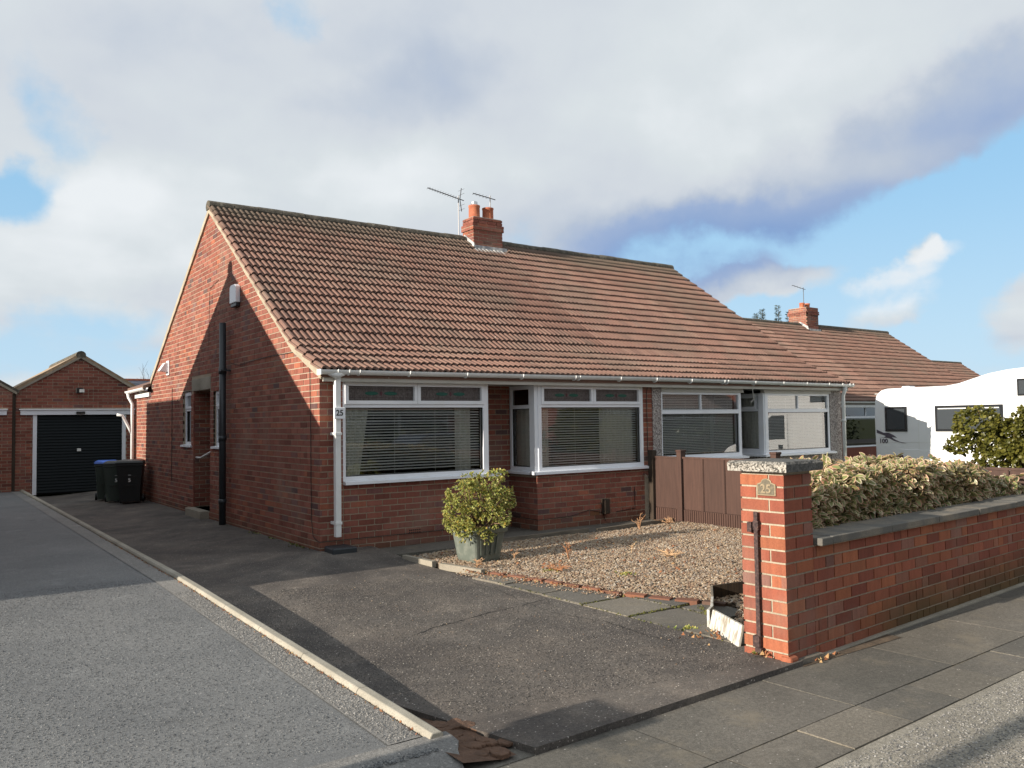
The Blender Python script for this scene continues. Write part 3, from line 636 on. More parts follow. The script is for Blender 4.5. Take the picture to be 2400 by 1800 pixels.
mat('tar_grit', rough=.8, fn=lambda h: h.ramp(h.r, [(0, (.06, .062, .064)), (.5, (.13, .132, .132)), (.93, (.19, .19, .185)), (1, (.32, .32, .31))]))
VF = np.vectorize(z_fore); VL = np.vectorize(z_left)
scatter_stones('forecourt_grit', [(-1.72, -6.2), (.5, -6.62), (.68, -6.2), (.68, -2.2), (-1.98, -1.6), (-1.98, -5.2)], 30000, .0048, lambda x, y: VF(x, y) + .0005, m='grit', kind='stuff', label='exposed pebbles and grit standing out of the worn concrete forecourt')
scatter_stones('tarmac_chips', [(-3.6, -6.0), (-2.34, -6.35), (-2.34, -1.0), (-4.6, -1.0), (-5.0, -4.5)], 26000, .0045, lambda x, y: VL(y) - .0195, m='tar_grit', kind='stuff', label='stone chips in the surface of the left tarmac drive')
scatter_stones('apron_chips', [(-3.3, -6.48), (-2.12, -6.48), (-2.12, -6.60), (-3.3, -6.60)], 1500, .006, lambda x, y: VL(y) - .02, m='tar_grit', kind='stuff', label='coarse chips along the end of the left drive')
scatter_stones('border_chips', [(-2.30, -6.38), (-2.12, -6.38), (-2.12, -2.0), (-2.30, -2.0)], 5000, .005, lambda x, y: VL(y) - .0135, m='border_grit', kind='stuff', label='pale chips in the border strip beside the drive kerb')
scatter_stones('verge_chips', [(-.8, -7.85), (2.6, -7.70), (2.6, -8.6), (-.8, -8.6)], 9000, .0055, lambda x, y: np.full(len(x), -.084), m='border_grit', kind='stuff', label='pale chips worn out of the verge strip beside the road')
scatter_stones('loose_chippings', [(-1.2, -5.8), (.7, -6.6), (.8, -2.2), (.72, -.9), (-.6, -1.8)], 120, .0055, lambda x, y: np.array([z_fore(a, b) for a, b in zip(x, y)]) + .003, kind='stuff', label='stray gravel chips lying on the dark concrete forecourt')
scatter_stones('stray_gravel', [(.70, -2.2), (1.0, -2.5), (1.3, -4.3), (1.1, -4.4), (.8, -3.0), (.6, -2.4)], 420, .010, lambda x, y: np.full(len(x), -.045), kind='stuff', label='gravel spilled over the slabs beside the bed')
scatter_stones('leaf_litter', [(.62, -2.0), (1.0, -2.35), (1.35, -4.3), (1.25, -4.35), (.75, -2.5)], 170, .016, lambda x, y: np.full(len(x), -.035), m='leaf_litter', kind='stuff', label='brown leaf scraps along the gravel edge')
scatter_stones('dry_leaves', [(1.0, -1.0), (3.0, -1.2), (5.8, -1.0), (5.8, -4.5), (2.0, -4.5)], 190, .018, lambda x, y: np.full(len(x), -.018), m='leaf_litter', kind='stuff', label='dead leaf scraps scattered on the gravel')
# moss in the slab joints
mossP = []
for (x0, y0, x1, y1, n) in ((.72, -4.37, 1.28, -4.37, 60), (.72, -4.99, 1.45, -4.99, 130), (.70, -5.61, 1.30, -5.61, 80), (.71, -3.0, .71, -6.2, 90), (1.30, -4.4, 1.30, -5.5, 70), (.9, -2.4, 1.62, -4.8, 90), (1.5, -5.1, 1.1, -5.7, 110)):
    for i in range(n): t = random.random(); mossP.append((x0 + (x1 - x0) * t + random.gauss(0, .014), y0 + (y1 - y0) * t + random.gauss(0, .014), -.052))
put('moss', tuft_mesh(mossP, .020, 'moss', 'moss'), None, kind='stuff', label='yellow green moss growing in the slab joints')
# brick edging, white stone edging and dark boards round the bed
edge = part('bed_edging', MB().box(.80, .801, -1, -.99, -.12, -.11), 'soil', None, kind='structure')
pp = [(.97, -2.50), (1.14, -3.3), (1.31, -4.3), (1.50, -4.78), (1.72, -5.25)]
for (x0, y0), (x1, y1) in zip(pp, pp[1:]):
    L = math.hypot(x1 - x0, y1 - y0); n = int(L / .23); a = math.atan2(y1 - y0, x1 - x0)
    for i in range(n):
        t = (i + .5) / n; mb = MB().box(-.105, .105, -.045, .045, -.05, .0)
        o = put('edging_brick', mb.mesh('edging_brick', 'brick'), edge, (x0 + (x1 - x0) * t, y0 + (y1 - y0) * t, -.028 + random.uniform(-.006, .004))); o.rotation_euler = (random.uniform(-.05, .05), random.uniform(-.03, .03), a + random.uniform(-.03, .03))
for (x0, y0, x1, y1) in ((.72, -.95, .76, -1.62), (.76, -1.78, .90, -2.46)):
    L = math.hypot(x1 - x0, y1 - y0); a = math.atan2(y1 - y0, x1 - x0)
    o = put('edging_stone', MB().box(-L / 2, L / 2, -.03, .03, -.06, .015).mesh('edging_stone', 'concrete'), edge, ((x0 + x1) / 2, (y0 + y1) / 2, -.02)); o.rotation_euler = (0, 0, a)
for (x0, x1, y0, y1) in ((1.9, 4.05, -.68, -.62), (4.1, 5.95, -.76, -.55)):
    L = math.hypot(x1 - x0, y1 - y0); o = put('edging_board', MB().box(-L / 2, L / 2, -.018, .018, -.07, .035).mesh('edging_board', 'timber'), edge, ((x0 + x1) / 2, (y0 + y1) / 2, -.02)); o.rotation_euler = (0, 0, math.atan2(y1 - y0, x1 - x0))
# ================================================================== BRICK BUNGALOW (number 25)
H = .0825; Z0 = .035 - 2 * H + .0055
def zroof(y):
    if y <= PROF[1][0]: a, b = PROF[2], PROF[1]
    elif y <= PROF[0][0]: a, b = PROF[1], PROF[0]
    else: a, b = PROF[0], (9.44, 2.70)
    return a[1] + (b[1] - a[1]) * (y - a[0]) / (b[0] - a[0])
def gtop(yoff):
    """clip lines for bricks on the gable in u=yoff-y"""
    def f(u):
        y = yoff - u
        if y > 9.44: return [(0, 0, 2.42)]
        if y <= PROF[1][0]: a, b = PROF[2], PROF[1]
        elif y <= PROF[0][0]: a, b = PROF[1], PROF[0]
        else: a, b = PROF[0], (9.44, 2.70)
        s = (b[1] - a[1]) / (b[0] - a[0]); lines = [(-s, yoff - a[0], a[1] - .05)]
        if abs(y - 4.95) < .3: s1 = (PROF[0][1] - PROF[1][1]) / (PROF[0][0] - PROF[1][0]); lines = [(-s1, yoff - 4.95, 5.57), ((5.62 - 2.70) / (9.44 - 4.95), yoff - 4.95, 5.57)]
        return lines
    return f
def wall_columns(mb, x0, x1, breaks, tops, holes):
    """solid wall in the YZ plane, thickness x0..x1, holes = (ya, yb, za, zb)"""
    ys = sorted(set(breaks + [h[0] for h in holes] + [h[1] for h in holes]))
    for a, b in zip(ys, ys[1:]):
        hs = sorted([h for h in holes if h[0] < (a + b) / 2 < h[1]], key=lambda h: h[2]); z = -.2
        for h in hs:
            mb.box(x0, x1, a, b, z, h[2]); z = h[3]
        mb.prism([(a, z), (b, z), (b, tops(b - 1e-5)), (a, tops(a + 1e-5))], 0, x0, x1)
HB = thing('brick_bungalow', (0, 0, 0), 'red brick bungalow with brown tiled roof, white framed windows and soil pipe on its gable', 'bungalow', 'pair of joined bungalows')
GH = [(4.95, 6.03, .13, 2.31), (6.20, 6.80, 1.27, 2.33), (4.14, 4.75, 1.27, 2.30)]
mb = MB(); wall_columns(mb, .004, .28, [.007, .9, 4.95, 9.44, 10.98], lambda y: (zroof(y) - .05 if y < 9.44 else 2.42), [(4.943, 6.037, .13, 2.31)] + GH[1:])
part('gable_wall', mb, 'mortar', HB)
bricks = courses((0, 10.98), -math.pi / 2, 0, 10.98, Z0, 5.7, H, open_=[(10.98 - b, 10.98 - a, c, d) for a, b, c, d in GH] + [(10.98 - 6.16, 10.98 - 4.90, 2.29, 2.55)], top=gtop(10.98), bond='mixed', frac0=.06)
mb = MB()
mb.box(.005, .325, .005, .3, -.2, 2.26); mb.box(.325, 2.694, .006, .12, -.2, .86); mb.box(2.5, 2.694, .12, .726, -.2, .86)
mb.box(2.694, 3.566, .726, .9, -.2, 2.26); mb.box(3.566, 3.7, .12, .726, -.2, .80); mb.box(3.566, 5.87, .006, .12, -.2, .83); mb.box(5.87, 6.086, .006, .3, -.2, 2.26)
part('front_wall', mb, 'mortar', HB)
bricks += courses((0, 0), 0, 0, .325, Z0, 2.27, H) + courses((0, 0), 0, .336, 2.70, Z0, .87, H, phase=0, frac0=.1)
bricks += courses((2.70, 0), math.pi / 2, 0, .72, Z0, .86, H, phase=1) + courses((2.70, .72), 0, 0, .86, Z0, 2.26, H)
bricks += courses((3.56, .72), -math.pi / 2, 0, .72, Z0, .80, H, phase=1, frac0=.04) + courses((3.56, 0), 0, 0, 2.31, Z0, .835, H) + courses((5.872, 0), 0, 0, .215, Z0 + 10 * H, 2.26, H, phase=1)
# recess jambs (side door): far jamb faces the camera
bricks += courses((.0, 6.03), 0, .0, .62, .06, 2.31, H, phase=0)
part('door_jamb', MB().box(.006, .7, 6.036, 6.2, -.05, 2.31), 'mortar', HB)
part('door_jamb', MB().box(.28, .7, 4.80, 4.944, -.05, 2.31), 'mortar', HB)
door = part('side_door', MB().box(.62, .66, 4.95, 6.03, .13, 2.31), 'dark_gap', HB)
part('recess_floor', MB().box(.006, .7, 4.95, 6.03, -.1, .13), 'concrete', HB)
part('porch_ceiling', MB().box(.006, .7, 4.95, 6.03, 2.315, 2.5), 'pale_mortar', HB)
part('lintel', MB().box(-.004, .25, 4.905, 6.155, 2.315, 2.54), 'concrete', HB, bevel=.006)
part('door_step', MB().box(-.16, .006, 5.0, 5.98, -.1, .135), 'concrete', HB, bevel=.01)
part('grab_rail', MB().tube([(.05, 6.02, 1.06), (.04, 5.70, 1.06), (.04, 4.99, 1.19), (.04, 4.955, 1.20)], .020), 'gutter_white', HB, smooth=True)
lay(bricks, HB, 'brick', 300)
def child(name, me, parent, **kw):
    o = bpy.data.objects.new(name, me); COL.objects.link(o); o.parent = parent; return tag(o, **kw)
def bars(mb, u0, u1, z0, z1, l, r, b, t, y0, y1):
    mb.box(u0, u0 + l, y0, y1, z0, z1); mb.box(u1 - r, u1, y0, y1, z0, z1); mb.box(u0 + l, u1 - r, y0, y1, z0, z0 + b); mb.box(u0 + l, u1 - r, y0, y1, z1 - t, z1)
def window(parent, O, ang, w, z0, z1, ztr, lights, fr=(.045, .045, .05, .03), sill=None, glass='glass', top_glass='glass', leaf=False, tr=.035, m='white_upvc', panes=1):
    """window in a plane: u right, y inwards. ztr = transom height; lights = list of (ua, ub, opens) above it"""
    mb = MB(); l, r, b, t = fr; bars(mb, 0, w, z0, z1, l, r, b, t, 0, .07)
    if ztr: mb.box(l, w - r, .002, .068, ztr - tr, ztr + .01)
    W_ = put('window', mb.mesh('window', m), parent, (O[0], O[1], 0)); W_.rotation_euler = (0, 0, ang)
    child('pane', MB().quad((l - .01, .045, z0 + b - .01), (w - r + .01, .045, z0 + b - .01), (w - r + .01, .045, (ztr - tr if ztr else z1 - t) + .01), (l - .01, .045, (ztr - tr if ztr else z1 - t) + .01)).mesh('pane', glass), W_)
    g2 = MB(); bars(g2, l - .001, w - r + .001, z0 + b - .001, (ztr - tr if ztr else z1 - t) + .001, .012, .012, .012, .012, .022, .044); child('gasket', g2.mesh('gasket', 'rubber'), W_)
    for (ua, ub, opens) in lights:
        s = .048 if opens else .012; mb = MB()
        bars(mb, ua + .002, ub - .002, ztr + .012, z1 - t + (.012 if opens else 0), s, s, s, s, -.016 if opens else .004, .05)
        child('top_light', mb.mesh('top_light', m), W_)
        a, c, d, e = ua + s, ub - s, ztr + .012 + s, z1 - t - s + (.012 if opens else 0)
        child('pane', MB().quad((a, .03, d), (c, .03, d), (c, .03, e), (a, .03, e)).mesh('pane', 'frosted' if leaf else top_glass), W_)
        if opens and ua > l + .1: child('light_gap', MB().box(ua - .004, ua + .002, -.013, .0, ztr + .012, z1 - t).mesh('light_gap', 'dark_gap'), W_)
        if leaf:
            cx, cz = (a + c) / 2, (d + e) / 2
            for k in (-1, 1):
                pts = [(cx + k * (.045 + .10 + .10 * math.cos(q)), .024, cz + .026 * math.sin(q)) for q in [i * math.pi / 8 for i in range(16)]]
                m_ = MB(); m_.v = pts; m_.f = [tuple(range(16))]; child('stained_leaf', m_.mesh('stained_leaf', 'green_glass'), W_)
            m_ = MB(); m_.v = [(cx + .018 * math.cos(q), .024, cz + .03 * math.sin(q)) for q in [i * math.pi / 6 for i in range(12)]]; m_.f = [tuple(range(12))]; child('stained_centre', m_.mesh('stained_centre', 'red_glass'), W_)
            m_ = MB()
            for q in range(5): x = a + (c - a) * (q + .5) / 5; m_.quad((x - .002, .025, d), (x + .002, .025, d), (x + .014, .025, e), (x + .010, .025, e))
            for q in range(2): zq = d + (e - d) * (.2 + .6 * q); m_.quad((a, .0255, zq), (c, .0255, zq), (c, .0255, zq + .004), (a, .0255, zq + .004))
            child('lead_came', m_.mesh('lead_came', 'iron'), W_)
    if sill: child('sill', MB().prism([(-.085, z0 - .05), (-.085, z0 - .015), (.01, z0 + .001), (.07, z0 + .001), (.07, z0 - .05)], 0, sill[0], sill[1]).mesh('sill', m), W_)
    return W_
w1 = window(HB, (.326, .0), 0, 2.334, .89, 2.215, 1.90, [(.03, 1.13, True), (1.13, 2.26, True)], fr=(.04, .09, .055, .02), sill=(.0, 2.50), top_glass='obscure_glass', leaf=True)
window(HB, (2.655, .07), math.pi / 2, .64, .89, 2.215, 1.90, [(.04, .60, False)], sill=(-.02, .64))
w2 = window(HB, (3.60, .0), 0, 2.265, .87, 2.215, 1.90, [(.06, 1.14, True), (1.14, 2.21, True)], fr=(.065, .07, .055, .02), sill=(-.13, 2.32), top_glass='obscure_glass', leaf=True)
w3 = window(HB, (3.555, .70), -math.pi / 2, .56, .87, 2.215, 1.885, [(.04, .52, False)], fr=(.05, .03, .06, .05), sill=(-.06, .69), top_glass='obscure_glass')
part('corner_post', MB().box(3.535, 3.605, .012, .145, .87, 2.215), 'white_upvc', HB)
for y0 in (6.20, 4.14):
    window(HB, (.05, y0 + .60), -math.pi / 2, .60, 1.30, 2.32 if y0 > 5 else 2.29, 1.98, [(.04, .56, True)], fr=(.05, .05, .05, .04), sill=(-.06, .66), glass='dark_glass', top_glass='dark_glass')
part('soffit_board', MB().box(.325, 6.10, -.10, .9, 2.222, 2.245), 'cream_board', HB)
part('fascia', MB().box(.0, 6.04, -.125, -.10, 2.205, 2.33), 'cream_board', HB)
part('head_board', MB().box(.327, 5.87, -.010, .06, 2.217, 2.222), 'dark_gap', HB)
mb = MB(); half_tube(mb, [(-.07, -.185, 2.352), (6.06, -.185, 2.366)], .062); gut = part('gutter', mb, 'gutter_white', HB, smooth=False)
part('gutter_stop', MB().box(-.085, -.068, -.25, -.12, 2.285, 2.357), 'gutter_white', gut)
for x in (.16, .32, .47, 1.22, 2.15, 3.15, 4.18, 4.27, 5.15, 5.98):
    rr = .068; pts = [(x, -.185 - rr * math.cos(a), 2.358 - rr * math.sin(a)) for a in [i * math.pi / 10 for i in range(11)]]
    part('gutter_bracket', MB().tube(pts, .010, 6), 'gutter_white', gut)
part('gutter_outlet', MB().tube([(.05, -.185, 2.31), (.16, -.185, 2.29), (.27, -.185, 2.31)], [.03, .058, .03], 10), 'gutter_white', HB, smooth=True)
dp = part('downpipe', MB().box(.152, .228, -.165, -.09, .18, 2.29), 'gutter_white', HB, bevel=.006)
for z in (1.52, .36): part('pipe_clip', MB().box(.143, .237, -.172, -.003, z - .018, z + .018), 'gutter_white', dp, bevel=.003)
part('drain_base', MB().prism([(.02, -.36), (.36, -.36), (.34, -.03), (.04, -.03)], 2, -.08, .07), 'black_pipe', HB, bevel=.02)
pl = thing('number_plate', (.2, -.19, 1.79), 'square white house number plate reading 25 fixed to the white downpipe', 'number plate')
part('plate', MB().box(.118, .272, -.196, -.168, 1.712, 1.866), 'white_upvc', pl, bevel=.008)
put_text('digits', '25', .105, 'black_ink', pl, (.195, -.198, 1.79), 0, bold=.002)
# tiles, roof deck, verge, ridge
def deck(parent, x0, x1, name='roof_deck', prof=PROF, rear=((4.95, 5.62), (9.44, 2.70), (9.9, 2.38)), off=(0, 0)):
    mb = MB(); P = list(prof); a = [(y + off[0], z - .02 + off[1]) for y, z in P][::-1] + [(y + off[0], z - .02 + off[1]) for y, z in rear[1:]]; b = [(y, z - .06) for y, z in a][::-1]
    k = 0
    for i in range(len(a) - 1): mb.prism([a[i], a[i + 1], (a[i + 1][0], a[i + 1][1] - .05), (a[i][0], a[i][1] - .05)], 0, x0, x1)
    return part(name, mb, 'roof_tile', parent)
deck(HB, -.03, 6.04)
chim_skip = lambda o, p: 5.38 < o.x < 6.30 and p.y > 4.52
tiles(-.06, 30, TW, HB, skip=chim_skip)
def verge(parent, xa, xb, pts, m='pale_mortar', name='verge_mortar'):
    mb = MB(); n = 0
    for (y0, z0), (y1, z1) in zip(pts, pts[1:]):
        L = math.hypot(y1 - y0, z1 - z0); k = max(1, int(L / .15))
        for i in range(k):
            t0, t1 = i / k, (i + 1) / k; a = random.uniform(-.012, .012)
            A = (y0 + (y1 - y0) * t0, z0 + (z1 - z0) * t0); B = (y0 + (y1 - y0) * t1, z0 + (z1 - z0) * t1)
            mb.prism([(A[0], A[1] - .098 + a), (B[0], B[1] - .098 + a * .3), (B[0], B[1] + .012), (A[0], A[1] + .006)], 0, xa, xb)
    return part(name, mb, m, parent)
verge(HB, -.034, .03, [(-.12, 2.335), (.9, 2.775), (4.95, 5.60)]); verge(HB, -.034, .03, [(4.95, 5.60), (9.44, 2.70)])
def ridge(parent, x0, x1, y, z, L=.45, skip=None, off=0, m='ridge_tile', r=.125):
    x = x0
    while x < x1 - .02:
        e = min(x + L, x1)
        if not (skip and skip[0] < (x + e) / 2 < skip[1]):
            n = 7; a = [(-math.cos(math.pi * i / n) * r, math.sin(math.pi * i / n) * r * .8) for i in range(n + 1)]
            jz = random.uniform(-.008, .008); loop = [(y + p, z + q + jz) for p, q in a] + [(y + r * .8, z - .07), (y - r * .8, z - .07)]
            part('ridge_tile', MB().loft([[(xx, p, q) for p, q in loop] for xx in (x, e - .008)]), m, parent)
        x = e
ridge(HB, -.05, 5.44, 4.95, 5.625)
scatter_stones('roof_moss', [(.1, 4.55), (11.6, 4.55), (11.6, 4.84), (.1, 4.84)], 260, .028, lambda x, y: 5.64 - (4.95 - y) * .7025, m='moss', kind='stuff', label='moss lumps caught along the top tile courses under the ridge')
# rear outshot with its own roof, gutter and downpipe
part('outshot_wall', MB().box(.006, 5, 10.7, 10.97, -.2, 2.42), 'mortar', HB)
part('outshot_roof', MB().prism([(-.18, 2.50), (2.2, 3.35), (2.2, 3.42), (-.18, 2.57)], 1, 9.46, 11.1), 'roof_tile', HB)
mb = MB(); half_tube(mb, [(-.17, 11.2, 2.50), (-.17, 9.3, 2.52)], .06); g3 = part('gutter', mb, 'gutter_white', HB)
part('bargeboard', MB().box(-.05, -.006, 9.5, 10.95, 2.33, 2.43), 'gutter_white', HB)
part('downpipe', MB().tube([(-.17, 11.12, 2.45), (-.16, 11.08, 2.36), (-.09, 11.02, 2.2), (-.09, 11.02, .1)], .036, 10), 'gutter_white', HB, smooth=True)
part('overflow_pipe', MB().tube([(-.42, 11.05, 1.95), (-.30, 11.05, 1.93), (-.15, 11.03, 1.62), (-.10, 11.03, 1.5)], .032, 8), 'gutter_white', HB, smooth=True)
# gable fittings
sp = part('soil_pipe', MB().tube([(-.10, 3.87, -.1), (-.10, 3.87, 3.38)], .056, 14).tube([(-.10, 3.87, 2.52), (-.10, 3.87, 2.62)], .066, 14).tube([(-.10, 3.87, 1.4), (-.10, 3.87, 1.48)], .066, 14).tube([(-.10, 3.87, .35), (-.10, 3.87, .43)], .066, 14), 'black_pipe', HB, smooth=True)
part('pipe_bracket', MB().box(-.17, 0, 3.75, 3.80, 2.56, 2.585), 'black_pipe', sp)
al = thing('alarm_box', (-.05, 3.40, 3.78), 'white alarm box high on the shaded brick gable', 'alarm box')
part('cover', MB().prism([(3.24, 3.66), (3.56, 3.66), (3.56, 3.93), (3.50, 3.965), (3.30, 3.965), (3.24, 3.93)], 0, -.085, -.003), 'white_upvc', al, bevel=.012)
part('strobe', MB().prism([(3.26, 3.60), (3.54, 3.60), (3.54, 3.658), (3.26, 3.658)], 0, -.07, -.003), 'black_pipe', al, bevel=.008)
fl = thing('security_light', (-.08, 7.95, 2.85), 'small white security light jutting from the sunlit gable above the bins', 'security light')
part('backplate', MB().box(-.03, -.003, 7.83, 8.03, 2.72, 3.02), 'white_upvc', fl, bevel=.005)
part('lamp_head', MB().prism([(-.21, 2.80), (-.03, 2.78), (-.03, 2.98), (-.10, 2.97)], 1, 7.85, 8.02), 'white_upvc', fl, bevel=.01)
cable = MB().tube([(-.012, 3.75, 2.70), (-.012, 3.3, 2.63), (-.012, 2.6, 2.66), (-.012, 1.8, 2.67), (-.012, .75, 2.66), (-.012, .38, 2.62), (-.012, .30, 2.45), (-.012, .27, 1.4), (-.012, .26, .40), (-.012, .20, .17), (-.012, .05, .125), (-.012, -.012, .12), (.10, -.012, .12), (1.3, -.012, .118), (2.70, -.012, .116)], .0045, 6)
cable.tube([(2.72, .70, .13), (3.3, .705, .13), (3.54, .69, .13), (3.548, .3, .125), (3.548, -.012, .12), (4.2, -.012, .13), (4.6, -.012, .20), (4.9, -.012, .14), (4.95, -.012, .0)], .0045, 6)
cable.tube([(5.98, -.02, 2.28), (5.95, -.012, 2.1), (5.95, -.012, 1.0)], .006, 6).tube([(5.62, -.012, .52), (5.62, -.012, .16), (5.2, -.012, .13)], .006, 6)
part('cable', cable, 'dark_cable', HB)
part('cable', MB().tube([(-.012, 7.6, 2.45), (-.012, 7.62, .55)], .006, 5).tube([(-.012, 4.95, 4.05), (-.012, 5.0, 3.1)], .004, 5).tube([(-.012, 4.4, 4.2), (-.012, 4.95, 4.12)], .004, 5), 'dark_cable', HB)
av = part('air_brick', MB().box(1.29, 1.50, -.004, .02, .105, .178), 'wall_brick', HB)
for i in range(6):
    for j in range(2): part('vent_hole', MB().box(1.305 + i * .032, 1.325 + i * .032, -.006, -.003, .115 + j * .032, .135 + j * .032), 'dark_gap', av)
part('air_brick', MB().box(4.63, 4.83, -.004, .02, .105, .178), 'wall_brick', HB)
part('vent_cowl', MB().box(4.87, 4.98, -.10, -.003, .12, .36), 'dark_post', HB, bevel=.01)
part('tap', MB().tube([(5.84, 0, .72), (5.84, -.05, .72), (5.88, -.06, .66)], .012, 6), 'chrome', HB)
# chimney shared at the party wall
ch = part('chimney', MB().box(5.466, 6.214, 4.626, 5.044, 5.0, 5.97).box(5.48, 6.2, 4.64, 5.03, 5.97, 6.10), 'mortar', HB)
cb = []
CZ = 5.30; CH = .075
def ring(x0, x1, y0, y1, z0, z1, ph):
    r = courses((x0, y1), -math.pi / 2, 0, y1 - y0, z0, z1, CH, phase=ph) + courses((x0, y0), 0, 0, x1 - x0, z0, z1, CH, phase=ph + 1, frac0=.02)
    r += courses((x1, y0), math.pi / 2, 0, y1 - y0, z0, z1, CH, phase=ph); return r
cb += ring(5.46, 6.22, 4.62, 5.05, CZ, CZ + 7 * CH, 0) + ring(5.435, 6.245, 4.595, 5.075, CZ + 7 * CH, CZ + 9 * CH - .003, 1) + ring(5.46, 6.22, 4.62, 5.05, CZ + 9 * CH, CZ + 10.6 * CH, 0)
pc = WP[HB.name]
for q, pos, ang, nrm in cb:
    mb = MB(); mb.prism(q, 1, 0, .05); o = put('brick', mb.mesh('brick', 'brick'), ch, pos + nrm * random.uniform(-.001, .003)); o.rotation_euler = (0, 0, ang)
part('band_core', MB().box(5.44, 6.24, 4.60, 5.07, CZ + 7 * CH + .004, CZ + 9 * CH - .016), 'mortar', ch)
part('flaunching', MB().box(5.47, 6.21, 4.63, 5.04, 6.085, 6.115), 'concrete', ch, bevel=.01)
part('flashing', MB().box(5.40, 6.28, 4.52, 4.615, 5.36, 5.46).prism([(4.50, 5.30), (5.0, 5.66), (4.95, 5.76), (4.58, 5.52)], 0, 5.43, 5.455), 'lead', ch)
for x in (5.42, 5.52, 5.62, 5.72, 5.82, 5.92, 6.02, 6.12): part('lead_dressing', MB().tube([(x, 4.56, 5.39), (x, 4.38, 5.27)], .030, 6), 'lead', ch)
for i, (px_, py_, hgt) in enumerate(((5.63, 4.84, .30), (5.99, 4.84, .29))):
    p_ = part('chimney_pot', MB().lathe([(.135, 6.10), (.125, 6.12), (.122, 6.10 + hgt - .04), (.130, 6.10 + hgt - .03), (.130, 6.10 + hgt), (.09, 6.10 + hgt), (.09, 6.2)], px_, py_, 18), 'terracotta', ch, smooth=True)
part('cowl', MB().lathe([(.075, 6.40), (.078, 6.43), (.066, 6.435), (.078, 6.45), (.066, 6.465), (.078, 6.48), (.04, 6.50), (0, 6.505)], 5.63, 4.84, 14), 'chrome', ch, smooth=True)
def aerial(loc, h, boom, ne, lab, group, tilt=.0, cross=False, ang=math.pi, m='aerial_metal'):
    a = thing('tv_aerial', loc, lab, 'aerial', group); x, y, z = loc
    part('mast', MB().tube([(x, y, z), (x, y, z + h)], .013, 6), m, a)
    d = Vector((math.cos(ang), math.sin(ang), tilt)); s = Vector((-d.y, d.x, 0)); mb = MB(); c = Vector((x, y, z + h - .06))
    mb.tube([c - d * .14, c + d * boom], .011, 6); part('boom', mb, m, a)
    mb = MB()
    for i in range(ne): p = c + d * (boom * (i + .6) / ne); L = .10 - .02 * i / ne; mb.tube([p - s * L, p + s * L], .004, 4)
    if cross:
        for q in (-1, 1): mb.tube([c - d * .04, c - d * .10 + Vector((0, 0, .26 * q)) + d * .02], .010, 5)
        for q in (-.22, -.12, .12, .22): mb.tube([c - d * .08 + Vector((0, 0, q)) - s * .12, c - d * .08 + Vector((0, 0, q)) + s * .12], .004, 4)
    part('elements', mb, m, a); return a
aerial((5.40, 5.12, 5.72), .93, .78, 12, 'long spiky TV aerial on a mast left of the chimney', 'TV aerials on the roof', tilt=.16, cross=True)
aerial((6.18, 5.02, 6.05), .70, .46, 5, 'short TV aerial rising behind the right chimney pot', 'TV aerials on the roof', tilt=.10)
# rooms, blinds and curtains
def room(parent, x0, x1, y0, y1, z0, z1):
    mb = MB(); mb.quad((x0, y0, z0), (x1, y0, z0), (x1, y1, z0), (x0, y1, z0)).quad((x0, y0, z1), (x0, y1, z1), (x1, y1, z1), (x1, y0, z1)).quad((x0, y1, z0), (x1, y1, z0), (x1, y1, z1), (x0, y1, z1))
    mb.quad((x0, y0, z0), (x0, y1, z0), (x0, y1, z1), (x0, y0, z1)).quad((x1, y0, z0), (x1, y0, z1), (x1, y1, z1), (x1, y1, z0)); return part('room', mb, 'room', parent)
room(HB, .29, 2.66, .91, 4.1, .1, 2.21); room(HB, 3.58, 6.0, .91, 4.1, .1, 2.21); part('room_floor', MB().box(.33, 2.49, .13, .9, .6, .62).box(3.72, 5.86, .13, .9, .6, .62), 'room', HB)
part('ceiling', MB().box(.29, 6.0, .13, 4.9, 2.25, 2.29), 'cream_board', HB)
def blind(label, x0, x1, y, z0, z1, sp, tilt, group, wdt=.025, m='blind'):
    b = thing('venetian_blind', ((x0 + x1) / 2, y, z1), label, 'blind', group); pl_ = WP[b.name]
    mb = MB().box(-(x1 - x0) / 2, (x1 - x0) / 2, -wdt / 2, wdt / 2, -.001, .001); me = mb.mesh('slat', m)
    n = int((z1 - z0) / sp)
    for i in range(n):
        o = bpy.data.objects.new('slat', me); COL.objects.link(o); o.parent = b; o.location = Vector(((x0 + x1) / 2, y, z1 - (i + .5) * sp)) - pl_; o.rotation_euler = (tilt + random.uniform(-.04, .04), 0, random.uniform(-.0008, .0008))
    part('head_rail', MB().box(x0, x1, y - .02, y + .02, z1, z1 + .03), m, b)
    mb = MB()
    for t in (.08, .35, .65, .92): x = x0 + (x1 - x0) * t; mb.box(x - .0015, x + .0015, y - wdt / 2 - .003, y - wdt / 2, z0, z1)
    part('ladder_cord', mb, m, b); part('bottom_rail', MB().box(x0, x1, y - .012, y + .012, z0 - .012, z0), m, b)
BG = 'venetian blinds behind the front windows'
blind('open white venetian blind in the big window next to the 25 downpipe', .38, 2.56, .11, .955, 1.86, .0395, +.68, BG)
blind('open white venetian blind in the window behind the leafless stalks, second from the downpipe', 3.68, 5.79, .11, .94, 1.86, .0395, +.68, BG)
